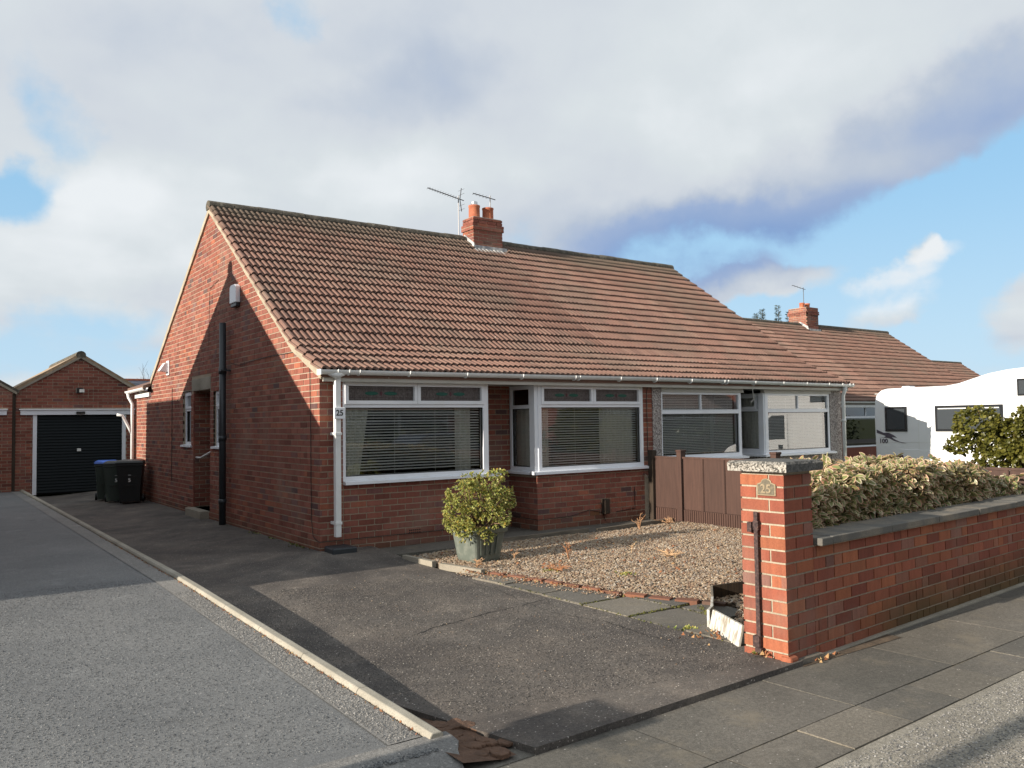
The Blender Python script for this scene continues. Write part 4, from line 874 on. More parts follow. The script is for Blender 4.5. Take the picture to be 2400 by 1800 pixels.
def curtain(label, x0, x1, y, z0, z1, lean=0.0, dirv=(1, 0), group='pale curtains at the front windows'):
    n = int((x1 - x0) / .012); mb = MB(); rings = []
    for zt in (0, .5, 1):
        z = z0 + (z1 - z0) * zt
        for i in range(n + 1):
            t = i / n; w = (x1 - x0) * (1 - lean * (1 - zt)); u = t * w if lean >= 0 else (x1 - x0) - (1 - t) * (x1 - x0) * (1 + lean * (1 - zt))
            d = .022 * math.sin(i * .85) + .01 * math.sin(i * .31 + 1)
            mb.v.append((x0 + u, y + d, z) if dirv == (1, 0) else (y + d, x0 + u, z))
    for r in range(2):
        for i in range(n): a = r * (n + 1) + i; mb.f.append((a, a + 1, a + n + 2, a + n + 1))
    o = put('curtain', mb.mesh('curtain', 'curtain', True), None, label=label, cat='curtain', group=group); return o
curtain('pale net curtain at the left end of the window by the downpipe', .37, .84, .17, .93, 2.16, .40)
curtain('pale curtain at the right end of the window by the downpipe', 2.18, 2.46, .17, .93, 2.16, 0)
curtain('narrow pale curtain just right of the corner post, behind the blind', 3.66, 3.92, .17, .92, 2.16, 0)
curtain('broad pale curtain at the right end of the second window', 5.02, 5.78, .17, .92, 2.16, 0)
curtain('pale curtain filling the narrow side window of the bay', .16, .66, 3.66, .92, 1.86, 0, (0, 1))
# ================================================================== PEBBLEDASHED BUNGALOW
NB = thing('pebbledash_bungalow', (6.04, 0, 0), 'grey pebbledashed right half of the pair, behind the brown fence', 'bungalow', 'pair of joined bungalows')
mb = MB().box(6.092, 6.305, -.012, .3, -.3, 2.24).box(6.305, 8.50, .0, .13, -.3, .93).box(8.40, 8.50, .13, .72, -.3, .93).box(8.40, 9.30, .72, .9, -.3, 2.24).box(9.16, 9.30, .13, .72, -.3, .93).box(9.16, 11.30, .0, .13, -.3, .93).box(11.30, 11.69, -.012, .3, -.3, 2.24)
part('front_wall', mb, 'pebbledash', NB)
mb = MB(); wall_columns(mb, 11.41, 11.69, [.30, .9, 4.95, 9.44], lambda y: zroof(y) - .05, []); part('gable_wall', mb, 'pebbledash', NB)
window(NB, (6.305, 0), 0, 2.15, .95, 2.135, 1.795, [(.03, 1.04, False), (1.04, 2.10, False)], fr=(.03, .07, .06, .03), sill=(0, 2.25), tr=.05, glass='clear_glass', top_glass='clear_glass')
window(NB, (8.455, .07), math.pi / 2, .64, .95, 2.135, 1.80, [(.04, .60, False)], sill=(-.02, .64))
window(NB, (9.15, .70), -math.pi / 2, .60, .95, 2.135, 1.82, [(.05, .52, True)], fr=(.09, .05, .10, .05), sill=(-.06, .69))
window(NB, (9.17, 0), 0, 2.12, .95, 2.135, 1.805, [(.06, 1.06, False), (1.06, 2.07, False)], fr=(.09, .05, .06, .03), sill=(-.12, 2.22), tr=.045, glass='clear_glass', top_glass='clear_glass')
part('corner_post', MB().box(9.13, 9.20, .012, .12, .95, 2.135), 'white_upvc', NB)
part('soffit_board', MB().box(6.10, 11.70, -.10, .9, 2.222, 2.245), 'cream_board', NB); part('fascia', MB().box(6.045, 11.80, -.125, -.10, 2.205, 2.33), 'cream_board', NB)
mb = MB()
for i, (a, b) in enumerate(((6.305, 8.50), (9.12, 11.32))):
    for j in range(3): mb.box(a, b, -.035 + j * .009, .06, 2.136 + j * .028, 2.162 + j * .028)
part('head_board', mb, 'cream_board', NB)
mb = MB(); half_tube(mb, [(6.065, -.185, 2.366), (11.86, -.185, 2.335)], .062); gut = part('gutter', mb, 'gutter_white', NB)
for x in (6.85, 7.72, 7.82, 8.60, 9.45, 10.2, 10.95, 11.42, 11.68, 11.80):
    pts = [(x, -.185 - .068 * math.cos(a), 2.352 - .068 * math.sin(a)) for a in [i * math.pi / 10 for i in range(11)]]; part('gutter_bracket', MB().tube(pts, .010, 6), 'gutter_white', gut)
part('downpipe', MB().tube([(11.60, -.185, 2.30), (11.60, -.17, 2.2), (11.60, -.13, 2.1), (11.60, -.13, -.2)], .04, 10).tube([(11.60, -.13, 1.55), (11.60, -.13, 1.60)], .052, 10), 'gutter_white', NB, smooth=True)
part('fallen_cable', MB().tube([(8.62, -.20, 2.30), (8.60, -.16, 2.18), (8.66, -.15, 2.02), (8.58, -.13, 1.95)], .008, 5), 'cream_board', NB)
deck(NB, 6.042, 11.80); tiles(6.04, 29, .2, NB, skip=chim_skip)
ridge(NB, 6.24, 11.88, 4.95, 5.625)
room(NB, 6.32, 8.4, .91, 4, .1, 2.21); room(NB, 9.2, 11.3, .91, 4, .1, 2.21); part('room_floor', MB().box(6.33, 8.39, .14, .9, .6, .62).box(9.31, 11.3, .14, .9, .6, .62), 'room', NB)
part('ceiling', MB().box(6.1, 11.4, .13, 4.9, 2.25, 2.29), 'cream_board', NB)
BG2 = 'dense blinds in the pebbledashed bungalow'
blind('closely spaced white blind in the left window of the pebbledashed bungalow', 6.35, 8.36, .13, 1.01, 2.08, .030, +.85, BG2)
blind('closely spaced blind in the right window of the pebbledashed bungalow', 9.30, 11.22, .13, 1.01, 2.08, .030, +.85, BG2)
curtain('grey net curtain in the narrow side window of the pebbledashed bungalow', .14, .64, 9.26, 1.0, 2.08, 0, (0, 1))
# ================================================================== OTHER HOUSES
def simple_house(label, off, width=11.85, name='bungalow_next_door', wall='brick', front=True, tile_limit=300, chim=True, flip=False, with_tiles=True, group=None):
    ox, oy, oz = off; B = thing(name, off, label, 'bungalow', group)
    def P(nm, mb, m, **k):
        o = part(nm, mb, m, None, **k); o.parent = B; o.location = (0, 0, 0); WP[o.name] = Vector(off); return o
    mb = MB(); wall_columns(mb, .0, .28, [.0, .9, 4.95, 9.44], lambda y: zroof(y) - .05, []); P('gable_wall', mb, wall)
    mb = MB(); wall_columns(mb, width - .35, width - .07, [.0, .9, 4.95, 9.44], lambda y: zroof(y) - .05, []); P('gable_wall', mb, wall)
    mb = MB().box(.28, width - .35, 0, .2, -.5, .85).box(.28, .6, 0, .2, .85, 2.24).box(width / 2 - .3, width / 2 + .3, 0, .2, .85, 2.24).box(width - .7, width - .35, 0, .2, .85, 2.24).box(.28, width - .35, 9.1, 9.3, -.5, 2.4); P('front_wall', mb, wall)
    for a, b in ((.6, width / 2 - .3), (width / 2 + .3, width - .7)):
        k = int(round((b - a) / 2.4))
        for i in range(k):
            u0 = a + (b - a) * i / k; u1 = a + (b - a) * (i + 1) / k
            W_ = window(B, (0, 0), 0, u1 - u0 - .02, .86, 2.22, 1.85, [(.05, (u1 - u0) / 2, False), ((u1 - u0) / 2, u1 - u0 - .07, False)], glass='dark_glass', top_glass='dark_glass')
            W_.location = (u0 + .01, 0, 0)
    mb = MB(); a = [(y, z - .02) for y, z in PROF][::-1] + [(9.44, 2.68), (9.9, 2.36)]
    for i in range(len(a) - 1): mb.prism([a[i], a[i + 1], (a[i + 1][0], a[i + 1][1] - .05), (a[i][0], a[i][1] - .05)], 0, -.03, width - .04)
    P('roof_deck', mb, 'roof_tile')
    if with_tiles: tiles(ox - .06, int(width / TW), TW, B, (0, oy, oz), tile_limit, skip=lambda o, p: chim and abs(o.x - ox - 5.9) < .45 and p.y > 4.5)
    mb = MB(); half_tube(mb, [(-.07, -.185, 2.35), (width, -.185, 2.35)], .062); P('gutter', mb, 'gutter_white'); P('fascia', MB().box(0, width - .05, -.125, -.10, 2.16, 2.33), 'gutter_white')
    x = -.05
    while x < width - .1:
        e = min(x + .45, width + .02); n = 6; loop = [(4.95 - math.cos(math.pi * i / n) * .125, 5.625 + math.sin(math.pi * i / n) * .10) for i in range(n + 1)] + [(5.05, 5.55), (4.85, 5.55)]
        if not (chim and abs((x + e) / 2 - 5.9) < .5): P('ridge_tile', MB().loft([[(xx, p, q) for p, q in loop] for xx in (x, e - .008)]), 'ridge_tile')
        x = e
    if chim:
        c = P('chimney', MB().box(5.466, 6.214, 4.626, 5.494, 5.0, 6.35), 'mortar')
        k2 = []
        for (x0, x1, y0, y1, z0, z1, ph) in ((5.46, 6.22, 4.62, 5.50, 5.30, 6.05, 0), (5.43, 6.25, 4.59, 5.53, 6.05, 6.20, 1), (5.46, 6.22, 4.62, 5.50, 6.20, 6.35, 0)):
            k2 += courses((x0, y1), -math.pi / 2, 0, y1 - y0, z0, z1, .075, phase=ph) + courses((x0, y0), 0, 0, x1 - x0, z0, z1, .075, phase=ph + 1)
        for q, pos, ang, nrm in k2:
            m_ = MB(); m_.prism(q, 1, 0, .05); o = child('brick', m_.mesh('brick', 'brick'), c); o.location = pos; o.rotation_euler = (0, 0, ang)
        for xx in (5.68, 6.04): child('chimney_pot', MB().lathe([(.11, 6.34), (.10, 6.36), (.10, 6.52), (.11, 6.53), (.11, 6.57), (.07, 6.57)], xx, 5.0, 14).mesh('chimney_pot', 'terracotta', True), c)
        child('flashing', MB().box(5.42, 6.26, 4.53, 4.61, 5.34, 5.46).prism([(4.50, 5.30), (5.0, 5.66), (4.95, 5.78), (4.58, 5.56)], 0, 5.425, 5.455).mesh('flashing', 'lead'), c)
    return B
simple_house('large brown roofed bungalow behind the white motorhome, with one brick chimney', (19.65, 5.4, -.2), tile_limit=300)
aerial((25.6, 10.5, 6.1), .95, .75, 4, 'small TV aerial on the chimney of the far brown roofed bungalow', 'TV aerials on the roof', tilt=.12)
bpy.data.objects['tv_aerial.002']
simple_house('dull brown roof of the farthest bungalow, just left of the motorhome hood', (36.5, 10.4, -.75), name='far_bungalow', tile_limit=60, chim=False)
LB = simple_house('bungalow across the tarmac drive whose gable shades ours', (-16.37, -1.22, 0), name='left_bungalow', with_tiles=False, chim=False)
o = part('rear_extension', MB().box(7.4, 11.80, 9.2, 11.1, -.3, 3.50).box(7.4, 11.80, 7.7, 9.2, 2.6, 3.50), 'brick', None); o.parent = LB; o.location = (0, 0, 0)
OG = 'bungalows across the street'
for i, (x, y) in enumerate(((-12.5, -33), (4.5, -31.5), (20.5, -29.5), (36.5, -27))):
    B = simple_house(['opposite brick bungalow at the left end of the mirrored row', 'opposite brick bungalow mirrored in the window beside the 25 plate', 'opposite brick bungalow mirrored in the pebbledashed house', 'opposite brick bungalow at the right end of the mirrored row'][i], (x, y, -.1), name='opposite_bungalow', with_tiles=False, chim=True, group=OG)
    B.rotation_euler = (0, 0, math.pi); B.location = (x + 11.8, y + 9.0, -.1)
# dark slate roofed house seen over the garage, and low roofs behind it
fh = thing('slate_roofed_house', (3.6, 34, 0), 'distant slate roofed house with a chimney seen above the right slope of the garage', 'house')
part('wall', MB().box(1.5, 9, 32.5, 38, -.3, 3.4), 'brick', fh); part('roof', MB().prism([(32.0, 3.1), (35.2, 4.05), (38.4, 3.1)], 0, 2.95, 5.6), 'slate', fh); part('ridge_tile', MB().box(2.95, 5.6, 35.1, 35.3, 4.03, 4.12), 'terracotta', fh)
fc = part('chimney', MB().box(2.15, 2.95, 33.6, 34.6, 3.0, 4.38).box(2.08, 3.0, 33.5, 34.7, 4.2, 4.3), 'brick', fh)
for x in (2.35, 2.60, 2.82): part('chimney_pot', MB().lathe([(.10, 4.37), (.09, 4.62), (.11, 4.64), (.06, 4.65)], x, 34.0, 10), 'terracotta', fc)
# ================================================================== GARAGES
def garage(off, label, door_m, doorx, lower=0.0, lintel='white_upvc', roofcol='tan_roof', limit=300):
    ox, oy = off; Gt = thing('garage', (ox, oy, 0), label, 'garage', 'garages at the end of the drives')
    z0 = .05; W_ = 2.92; E = 2.60; A = 3.50; dz = lower
    x0, x1 = doorx
    mb = MB().box(ox, ox + x0, oy + .006, oy + .2, -.1, 2.14).box(ox + x1, ox + W_, oy + .006, oy + .2, -.1, 2.14).prism([(ox, 2.14), (ox + W_, 2.14), (ox + W_, E), (ox + W_ / 2, A), (ox, E)], 1, oy + .006, oy + .2)
    mb.box(ox + .006, ox + .2, oy + .2, oy + 5.4, -.1, E).box(ox + W_ - .2, ox + W_ - .006, oy + .2, oy + 5.4, -.1, E).box(ox + .2, ox + W_ - .2, oy + 5.2, oy + 5.4, -.1, E); part('wall', mb, 'mortar', Gt)
    sl = (A - E) / (W_ / 2)
    def top(u):
        return [(sl, 0, E - .03)] if u < W_ / 2 else [(-sl, W_, E - .03)]
    br = courses((ox, oy), 0, 0, W_, z0 - .08, 3.5, .082, open_=[(x0, x1, -1, 1.99), (x0 - .28, x1 + .20, 1.98, 2.145)], top=top, bond='mixed')
    lay(br, Gt, 'brick', limit)
    rb = MB()
    for sgn in (-1, 1):
        c = ox + W_ / 2; e = c + sgn * (W_ / 2 + .14); pts = [(c, A + .03), (e, E - .06), (e, E + .02), (c, A + .12)]
        rb.prism(pts if sgn > 0 else pts[::-1], 1, oy - .03, oy + 5.5)
    part('roof', rb, roofcol, Gt)
    part('verge_mortar', MB().prism([(ox - .10, E - .09), (ox + W_ / 2, A - .02), (ox + W_ + .10, E - .09), (ox + W_ + .10, E - .03), (ox + W_ / 2, A + .05), (ox - .10, E - .03)], 1, oy - .045, oy - .032), 'concrete', Gt)
    for i in range(12): part('ridge_tile', MB().loft([[(ox + W_ / 2 + .12 * math.cos(a), yy, A + .06 + .11 * math.sin(a)) for a in [math.pi * k / 6 for k in range(7)]] + [(ox + W_ / 2 - .1, yy, A), (ox + W_ / 2 + .1, yy, A)] for yy in (oy - .05 + i * .45, oy + .39 + i * .45)]), 'ridge_tile', Gt)
    part('lintel', MB().box(ox + x0 - .28, ox + x1 + .20, oy - .05, oy + .02, 2.0, 2.125).box(ox + x0 - .31, ox + x1 + .22, oy - .08, oy + .02, 2.125, 2.15), lintel, Gt)
    for a, b in ((x0, x0 + .09), (x1 - .09, x1)): part('door_frame', MB().box(ox + a, ox + b, oy - .01, oy + .08, -.03, 2.0), 'white_upvc', Gt)
    dr = part('door', MB().box(ox + x0 + .09, ox + x1 - .09, oy + .05, oy + .08, -.02, 1.998), door_m, Gt)
    n = 26
    for i in range(n): za = .0 + 1.96 * i / n; part('door_slat', MB().prism([(oy + .02, za + .012), (oy + .035, za), (oy + .055, za), (oy + .055, za + 1.96 / n - .006), (oy + .035, za + 1.96 / n - .006)], 0, ox + x0 + .09, ox + x1 - .09), door_m, dr)
    return Gt, dr
Gt, dr = garage((-2.22, 14.0), 'brick garage with a black slatted roller door at the end of our drive', 'door_black', (.38, 2.56))
part('handle', MB().box(-.83, -.74, 13.985, 14.02, 1.05, 1.12), 'bin_mark', dr)
part('sensor', MB().box(-.86, -.66, 13.90, 13.95, 2.02, 2.08), 'rubber', Gt)
lm = thing('floodlight', (-.78, 13.95, 2.62), 'small black floodlight on the brick above the black garage door', 'floodlight')
part('lamp', MB().box(-.88, -.72, 13.86, 13.95, 2.56, 2.70), 'rubber', lm, bevel=.01); part('lens', MB().box(-.80, -.69, 13.85, 13.862, 2.58, 2.66), 'bin_mark', lm); part('bracket', MB().box(-.81, -.79, 13.94, 14.0, 2.60, 2.64), 'rubber', lm)
garage((-5.22, 13.95), 'garage next door at the left edge with a white door frame', 'white_upvc', (.36, 2.60), limit=60, roofcol='ridge_tile')
part('valley_board', MB().box(-2.30, -2.225, 13.96, 14.5, -.05, 2.62), 'dark_post', Gt)
# ================================================================== BINS
def wheelie(loc, rz, body_m, lid_m, label, marks=None, s=1.0):
    b = thing('wheelie_bin', (0, 0, 0), label, 'wheelie bin', 'wheelie bins by the gable')
    r = lambda w, d, y, z: [(-w, -d + y, z), (w, -d + y, z), (w, d + y, z), (-w, d + y, z)]
    child('body', MB().loft([r(.22, .25, .0, .06), r(.235, .27, 0, .30), r(.285, .33, 0, .92), r(.30, .35, 0, .93), r(.30, .35, 0, .98)]).mesh('body', body_m), b)
    L = MB().loft([r(.30, .36, -.005, .985), r(.31, .37, -.005, 1.0), r(.28, .34, .0, 1.04), r(.20, .25, .02, 1.065)]); child('lid', L.mesh('lid', lid_m), b)
    child('handle', MB().tube([(-.27, .36, .95), (-.27, .42, .97), (.27, .42, .97), (.27, .36, .95)], .018, 8).mesh('handle', body_m), b)
    for x in (-.25, .25): child('wheel', MB().tube([(x - .03, .27, .10), (x + .03, .27, .10)], .10, 16).mesh('wheel', 'rubber'), b)
    for z in (.45, .68): child('rib', MB().box(-.15, .15, -.31, -.295, z, z + .02).mesh('rib', body_m), b)
    if marks:
        for ch_, zz_ in marks:
            me = text_mesh(ch_, .13, 'bin_mark', .001, .002); me.transform(Matrix.Translation((0, -.305, zz_)) @ Matrix.Rotation(math.pi / 2 - .1, 4, 'X')); child('number', me, b)
    b.location = loc; b.rotation_euler = (0, 0, rz); b.scale = (s, s, s); return b
wheelie((-.40, 9.55, -.02), -.30, 'bin_black', 'bin_black', 'black wheelie bin nearest the camera, against the gable', (('2', .74), ('5', .58)), .90)
wheelie((-.56, 10.25, -.04), -.22, 'bin_green', 'bin_black', 'dark wheelie bin in the middle of the three', (('2', .74), ('5', .58)), .88)
wheelie((-.62, 11.05, -.05), -.15, 'bin_green', 'bin_blue', 'wheelie bin with a bright blue lid, farthest of the three', (('25', .74),), .88)
# ================================================================== GATE PILLAR AND GARDEN WALL
WA = math.radians(4.0); PX, PY = .62, -6.685; HW = .0885; PW = .355
wu = Vector((math.cos(WA), math.sin(WA), 0)); wv = Vector((-math.sin(WA), math.cos(WA), 0))
def wp(u, v, z): return Vector((PX, PY, 0)) + wu * u + wv * v + Vector((0, 0, z))
def wbox(u0, u1, v0, v1, z0, z1): return [tuple(wp(u, v, z)) for z in (z0, z1) for v in (v0, v1) for u in (u0, u1)]
def wpart(name, boxes, m, parent, **k):
    mb = MB()
    for b in boxes:
        i = len(mb.v); mb.v += wbox(*b); mb.f += [tuple(i + j for j in q) for q in ((0, 2, 3, 1), (4, 5, 7, 6), (0, 1, 5, 4), (2, 6, 7, 3), (0, 4, 6, 2), (1, 3, 7, 5))]
    return part(name, mb, m, parent, **k)
GPl = thing('gate_pillar', (PX, PY, -.08), 'square red brick gate pillar with a pebbly concrete cap and brass plaque', 'gate pillar')
wpart('core', [(.007, PW - .007, .007, PW - .007, -.14, 1.262)], 'pale_mortar', GPl)
ZP = -.08 + .004
O2 = wp(0, PW, 0)
br = courses((O2.x, O2.y), WA - math.pi / 2, 0, PW, ZP, ZP + 15 * HW, HW, J=.014, bond='pillar', phase=0) + courses((PX, PY), WA, 0, PW, ZP, ZP + 15 * HW, HW, J=.014, bond='pillar', phase=0)
O3 = wp(PW, 0, 0); O4 = wp(PW, PW, 0)
br += courses((O3.x, O3.y), WA + math.pi / 2, 0, PW, ZP + 9 * HW, ZP + 15 * HW, HW, J=.014, bond='pillar', phase=1)
lay(br, GPl, 'wall_brick', 300, depth=.04)
def cap_mesh():
    mb = MB(); a, b = -.062, PW + .062
    n = 7; R = []
    for z, ins in ((1.263, 0), (1.270, -.0), (1.318, .0), (1.336, .012)):
        ring_ = []
        for (p, q) in (((a, a), (b, a)), ((b, a), (b, b)), ((b, b), (a, b)), ((a, b), (a, a))):
            for i in range(n):
                t = i / n; u = p[0] + (q[0] - p[0]) * t; v = p[1] + (q[1] - p[1]) * t; c = (a + b) / 2; j = random.uniform(-.004, .004)
                k = 1 - (ins + j) / .24; ring_.append(tuple(wp(c + (u - c) * k, c + (v - c) * k, z)))
        R.append(ring_)
    mb.loft(R); return mb
part('cap', cap_mesh(), 'aggregate', GPl)
wpart('fallen_chunk', [(-.02, .09, -.03, .06, -.10, -.01)], 'wall_brick', GPl, bevel=.02)
def on_left(v, z, out=0): return wp(-out, v, z)
# plaque with raised rim and figures on the left face
pq = thing('house_plaque', on_left(.13, 1.15), 'arched brass plaque with raised figures 25 on the gate pillar', 'plaque')
def arch(w, h, hs, n=10):
    return [(-w, -h), (w, -h), (w, hs)] + [(w * .55, hs + .012)] + [(w * .55 * math.cos(a), hs + .012 + .028 * math.sin(a)) for a in [math.pi * i / n for i in range(1, n)]] + [(-w * .55, hs + .012), (-w, hs)]
def plate(w, h, hs, o0, o1):
    mb = MB(); P = arch(w, h, hs); c = wp(0, .135, 1.148)
    R = [[tuple(c - wu * oo - wv * p[0] + Vector((0, 0, p[1]))) for p in P] for oo in (o0, o1)]; mb.loft(R); return mb
part('rim', plate(.076, .056, .026, .0, .010), 'brass', pq, bevel=.002); part('field', plate(.066, .047, .020, .010, .0115), 'brass_field', pq)
cpl = wp(0, .135, 1.138) - wu * .0115
put_text('digits', '25', .088, 'brass', pq, cpl, WA - math.pi / 2, extrude=.004, bold=.0015)
gl_ = thing('gate_latch_bar', on_left(.20, .45), 'rusty dark iron bar bolted upright to the lit face of the gate pillar', 'gate fitting')
vb = .215
def lbox(name, v0, v1, o0, o1, z0, z1, m='iron'): return wpart(name, [(-o1, -o0, v0, v1, z0, z1)], m, gl_, bevel=.002)
lbox('bar', vb - .016, vb + .016, .022, .034, .02, .975); lbox('bracket', vb - .02, vb + .055, .0, .03, .845, .86); lbox('bracket', vb - .022, vb + .022, .0, .036, .86, .91); lbox('hook', vb + .025, vb + .06, .015, .05, .83, .90)
lbox('bracket', vb - .014, vb + .04, .0, .045, .02, .10); lbox('socket', vb - .03, vb + .02, .01, .05, -.03, .02)
# wall
GW = thing('garden_wall', wp(.4, .1, -.08), 'low red brick garden wall with dark coping stones along the pavement', 'wall')
wpart('core', [(PW, 14, .007, .22, -.14, .715)], 'mortar', GW)
O5 = wp(PW, 0, 0); br = courses((O5.x, O5.y), WA, .004, 13, ZP, ZP + 9 * HW - .012, HW, J=.013, bond='mixed', frac0=.05)
lay(br, GW, 'wall_brick', 300, depth=.04)
us = [.375]; 
for px_ in (1951, 2108, 2235, 2343): P = pix_on(px_, 1294 - (px_ - 1915) * .195, 1, -6.70); us.append((P.x - PX) / math.cos(WA))
while us[-1] < 12: us.append(us[-1] + .9)
for a, b in zip(us, us[1:]):
    o = wpart('coping_stone', [(a + .004, b - .004, -.058 + random.uniform(-.004, .004), .27, .717 + random.uniform(-.002, .002), .772 + random.uniform(-.003, .003))], 'coping', GW, bevel=.006)
wpart('joint_mortar', [(.40, 12, -.045, .26, .712, .762)], 'pale_mortar', GW)
wpart('base_fillet', [(.30, 13, -.035, .02, -.12, -.062)], 'concrete', GW, bevel=.01)
put('fallen_leaves', tuft_mesh([(.95 + random.gauss(0, .10), -6.72 + random.gauss(0, .02), -.07) for i in range(14)] + [(.55 + random.gauss(0, .04), -6.5 + random.gauss(0, .05), -.02) for i in range(12)] + [(.72 + random.gauss(0, .12), -5.95 + random.gauss(0, .10), -.03) for i in range(40)], .035, 'fallen_leaves', 'leaf_litter'), None, kind='stuff', label='brown leaves lying at the foot of the wall and pillar')
# timber edging of the corner bed beside the pillar
te = thing('timber_edging', (.95, -5.7, 0), 'peeling white painted timber board edging beside the gate pillar', 'edging')
def plank(name, a, b, z0, z1, m, th=.022, lean=0.0):
    a = Vector((*a, 0)); b = Vector((*b, 0)); d = (b - a).normalized(); n_ = Vector((-d.y, d.x, 0)); mb = MB()
    mb.v = [tuple(p + n_ * (q * th / 2 + (lean if z == z1 else 0)) + Vector((0, 0, z))) for z in (z0, z1) for q in (-1, 1) for p in (a, b)]
    mb.f = [(0, 2, 3, 1), (4, 5, 7, 6), (0, 1, 5, 4), (2, 6, 7, 3), (0, 4, 6, 2), (1, 3, 7, 5)]; return part(name, mb, m, te, bevel=.003)
plank('board', (.92, -5.72), (.68, -6.21), -.06, .105, 'white_timber', lean=.04); plank('board', (1.10, -5.60), (.93, -5.70), -.06, .10, 'white_timber', lean=.0)
plank('board', (1.42, -5.32), (1.11, -5.58), -.05, .085, 'white_timber'); plank('board', (1.78, -5.0), (1.43, -5.31), -.05, .085, 'timber'); plank('board', (3.2, -5.2), (1.80, -5.0), -.05, .085, 'dark_post')
# ================================================================== FENCE
FG = 'brown fence bays between the gardens'
FN = thing('panel_fence', (6.0, -3, 0), 'reddish brown panel fence with posts and ribbed gravel boards between the gardens', 'fence')
yb = -.20; posts = [-.10, -.74, -2.60, -4.46, -6.32]
for i, y in enumerate(posts):
    if i == 0: part('post', MB().box(5.90, 6.0, -.17, -.06, -.1, 1.13), 'dark_post', FN, bevel=.006)
    else: part('post', MB().box(5.925, 6.04, y - .05, y + .05, -.1, 1.11).box(5.915, 6.05, y - .06, y + .06, 1.11, 1.145), 'fence_brown', FN, bevel=.006)
for ya, yb in zip(posts, posts[1:]):
    L = ya - yb - .12; n = max(1, int(round(L / .44))); y = ya - .06
    for i in range(n):
        y1 = y - L / n
        part('board', MB().box(5.965, 5.995, y1 + .005, y - .005, .17, 1.0), 'fence_brown', FN, bevel=.004); part('cover_strip', MB().box(5.957, 5.966, y1 + .012, y1 + .055, .17, 1.0), 'fence_brown', FN); y = y1
    part('top_rail', MB().box(5.955, 6.01, yb + .05, ya - .05, 1.001, 1.03), 'fence_brown', FN)
    mb = MB().box(5.975, 6.0, yb + .05, ya - .05, -.1, .165); k = int(L / .045)
    for i in range(k): q = ya - .06 - (i + .5) * L / k; mb.box(5.962, 5.976, q - .014, q + .014, -.1, .16)
    part('gravel_board', mb, 'fence_brown', FN)
# ================================================================== PLANTS
def leaf_tmpl(L=1.0, W=.36, fold=.22, curl=.2):
    P = [(0, 0, 0, 0), (.50, -W, fold * W, 1), (.5, 0, 0, 0), (.50, W, fold * W, 1), (.84, -W * .72, -curl * .4, 1), (.82, 0, -curl * .5, .1), (.84, W * .72, -curl * .4, 1), (1.02, 0, -curl, 1)]
    F = [(0, 1, 2), (0, 2, 3), (1, 4, 5), (1, 5, 2), (2, 5, 6), (2, 6, 3), (4, 7, 5), (5, 7, 6)]
    return np.array([p[:3] for p in P]) * L, np.array(F), np.array([p[3] for p in P])
def leaf_field(pos, dirs, size, W=.36, curl=.2, fold=.22):
    """matrices (n,3,3)+(n,3) of leaves that grow from pos along dirs"""
    n = len(pos); d = dirs / np.linalg.norm(dirs, axis=1, keepdims=True); r = RNG.normal(size=(n, 3)) * .5 + np.array([0, 0, 1.0])
    s = np.cross(r, d); s /= np.linalg.norm(s, axis=1, keepdims=True) + 1e-9; w = np.cross(d, s)
    return np.stack([d, s, w], -1) * size[:, None, None], pos
def leaves_mesh(name, m, Ms, Ps, **k):
    V, F, E = leaf_tmpl(**k); n = len(Ps)
    VV = np.einsum('nij,vj->nvi', Ms, V) + Ps[:, None, :]
    return np_mesh(name, m, VV.reshape(-1, 3), (F[None] + (np.arange(n) * len(V))[:, None, None]).reshape(-1, 3), np.repeat(RNG.random(n), len(F)), np.tile(E, n))
def rosettes(C, Nrm, per, size, spread=.9):
    """tips C with outward Nrm, per leaves each"""
    n = len(C); k = per; c = np.repeat(C, k, 0); nm = np.repeat(Nrm, k, 0); a = RNG.normal(size=(n * k, 3)); a -= (a * nm).sum(1, keepdims=True) * nm; a /= np.linalg.norm(a, axis=1, keepdims=True)
    d = nm * RNG.uniform(.15, .9, (n * k, 1)) + a * spread; return c + a * .004, d, size * RNG.uniform(.55, 1.2, n * k)
# hedge
hx0, hx1 = .98, 5.9
def htop(x): return .93 + .20 * np.clip((x - 1.0) / 1.4, 0, 1) - .10 * np.clip((x - 3.6) / 1.2, 0, 1) - .30 * np.clip((x - 4.8) / 1.2, 0, 1)
n = 3700; side = RNG.random(n); C = np.zeros((n, 3)); NN = np.zeros((n, 3)); x = RNG.uniform(hx0, hx1, n); t = RNG.random(n)
f = side < .42; tp = (side >= .42) & (side < .85); lf = side >= .85
yf = lambda x: PY + .33 + (x - PX) * math.tan(WA); yb_ = lambda x: PY + 1.28 + (x - PX) * math.tan(WA)
C[f] = np.stack([x[f], yf(x[f]) + .02 * RNG.random(f.sum()), .25 + (htop(x[f]) - .25) * RNG.random(f.sum()) ** .7], -1); NN[f] = (-.55, -.85, .35)
C[tp] = np.stack([x[tp], yf(x[tp]) + (yb_(x[tp]) - yf(x[tp])) * RNG.random(tp.sum()), htop(x[tp])], -1); NN[tp] = (-.1, -.2, 1)
C[lf] = np.stack([np.full(lf.sum(), hx0), yf(hx0) + .95 * RNG.random(lf.sum()), .1 + (htop(hx0) - .1) * RNG.random(lf.sum())], -1); NN[lf] = (-1, -.1, .3)
bumpy = .085 * np.sin(C[:, 0] * 5.1 + C[:, 1] * 3) * np.cos(C[:, 1] * 6.3 + C[:, 2] * 4) + RNG.normal(0, .035, n)
NN += RNG.normal(0, .38, NN.shape); NN /= np.linalg.norm(NN, axis=1, keepdims=True)
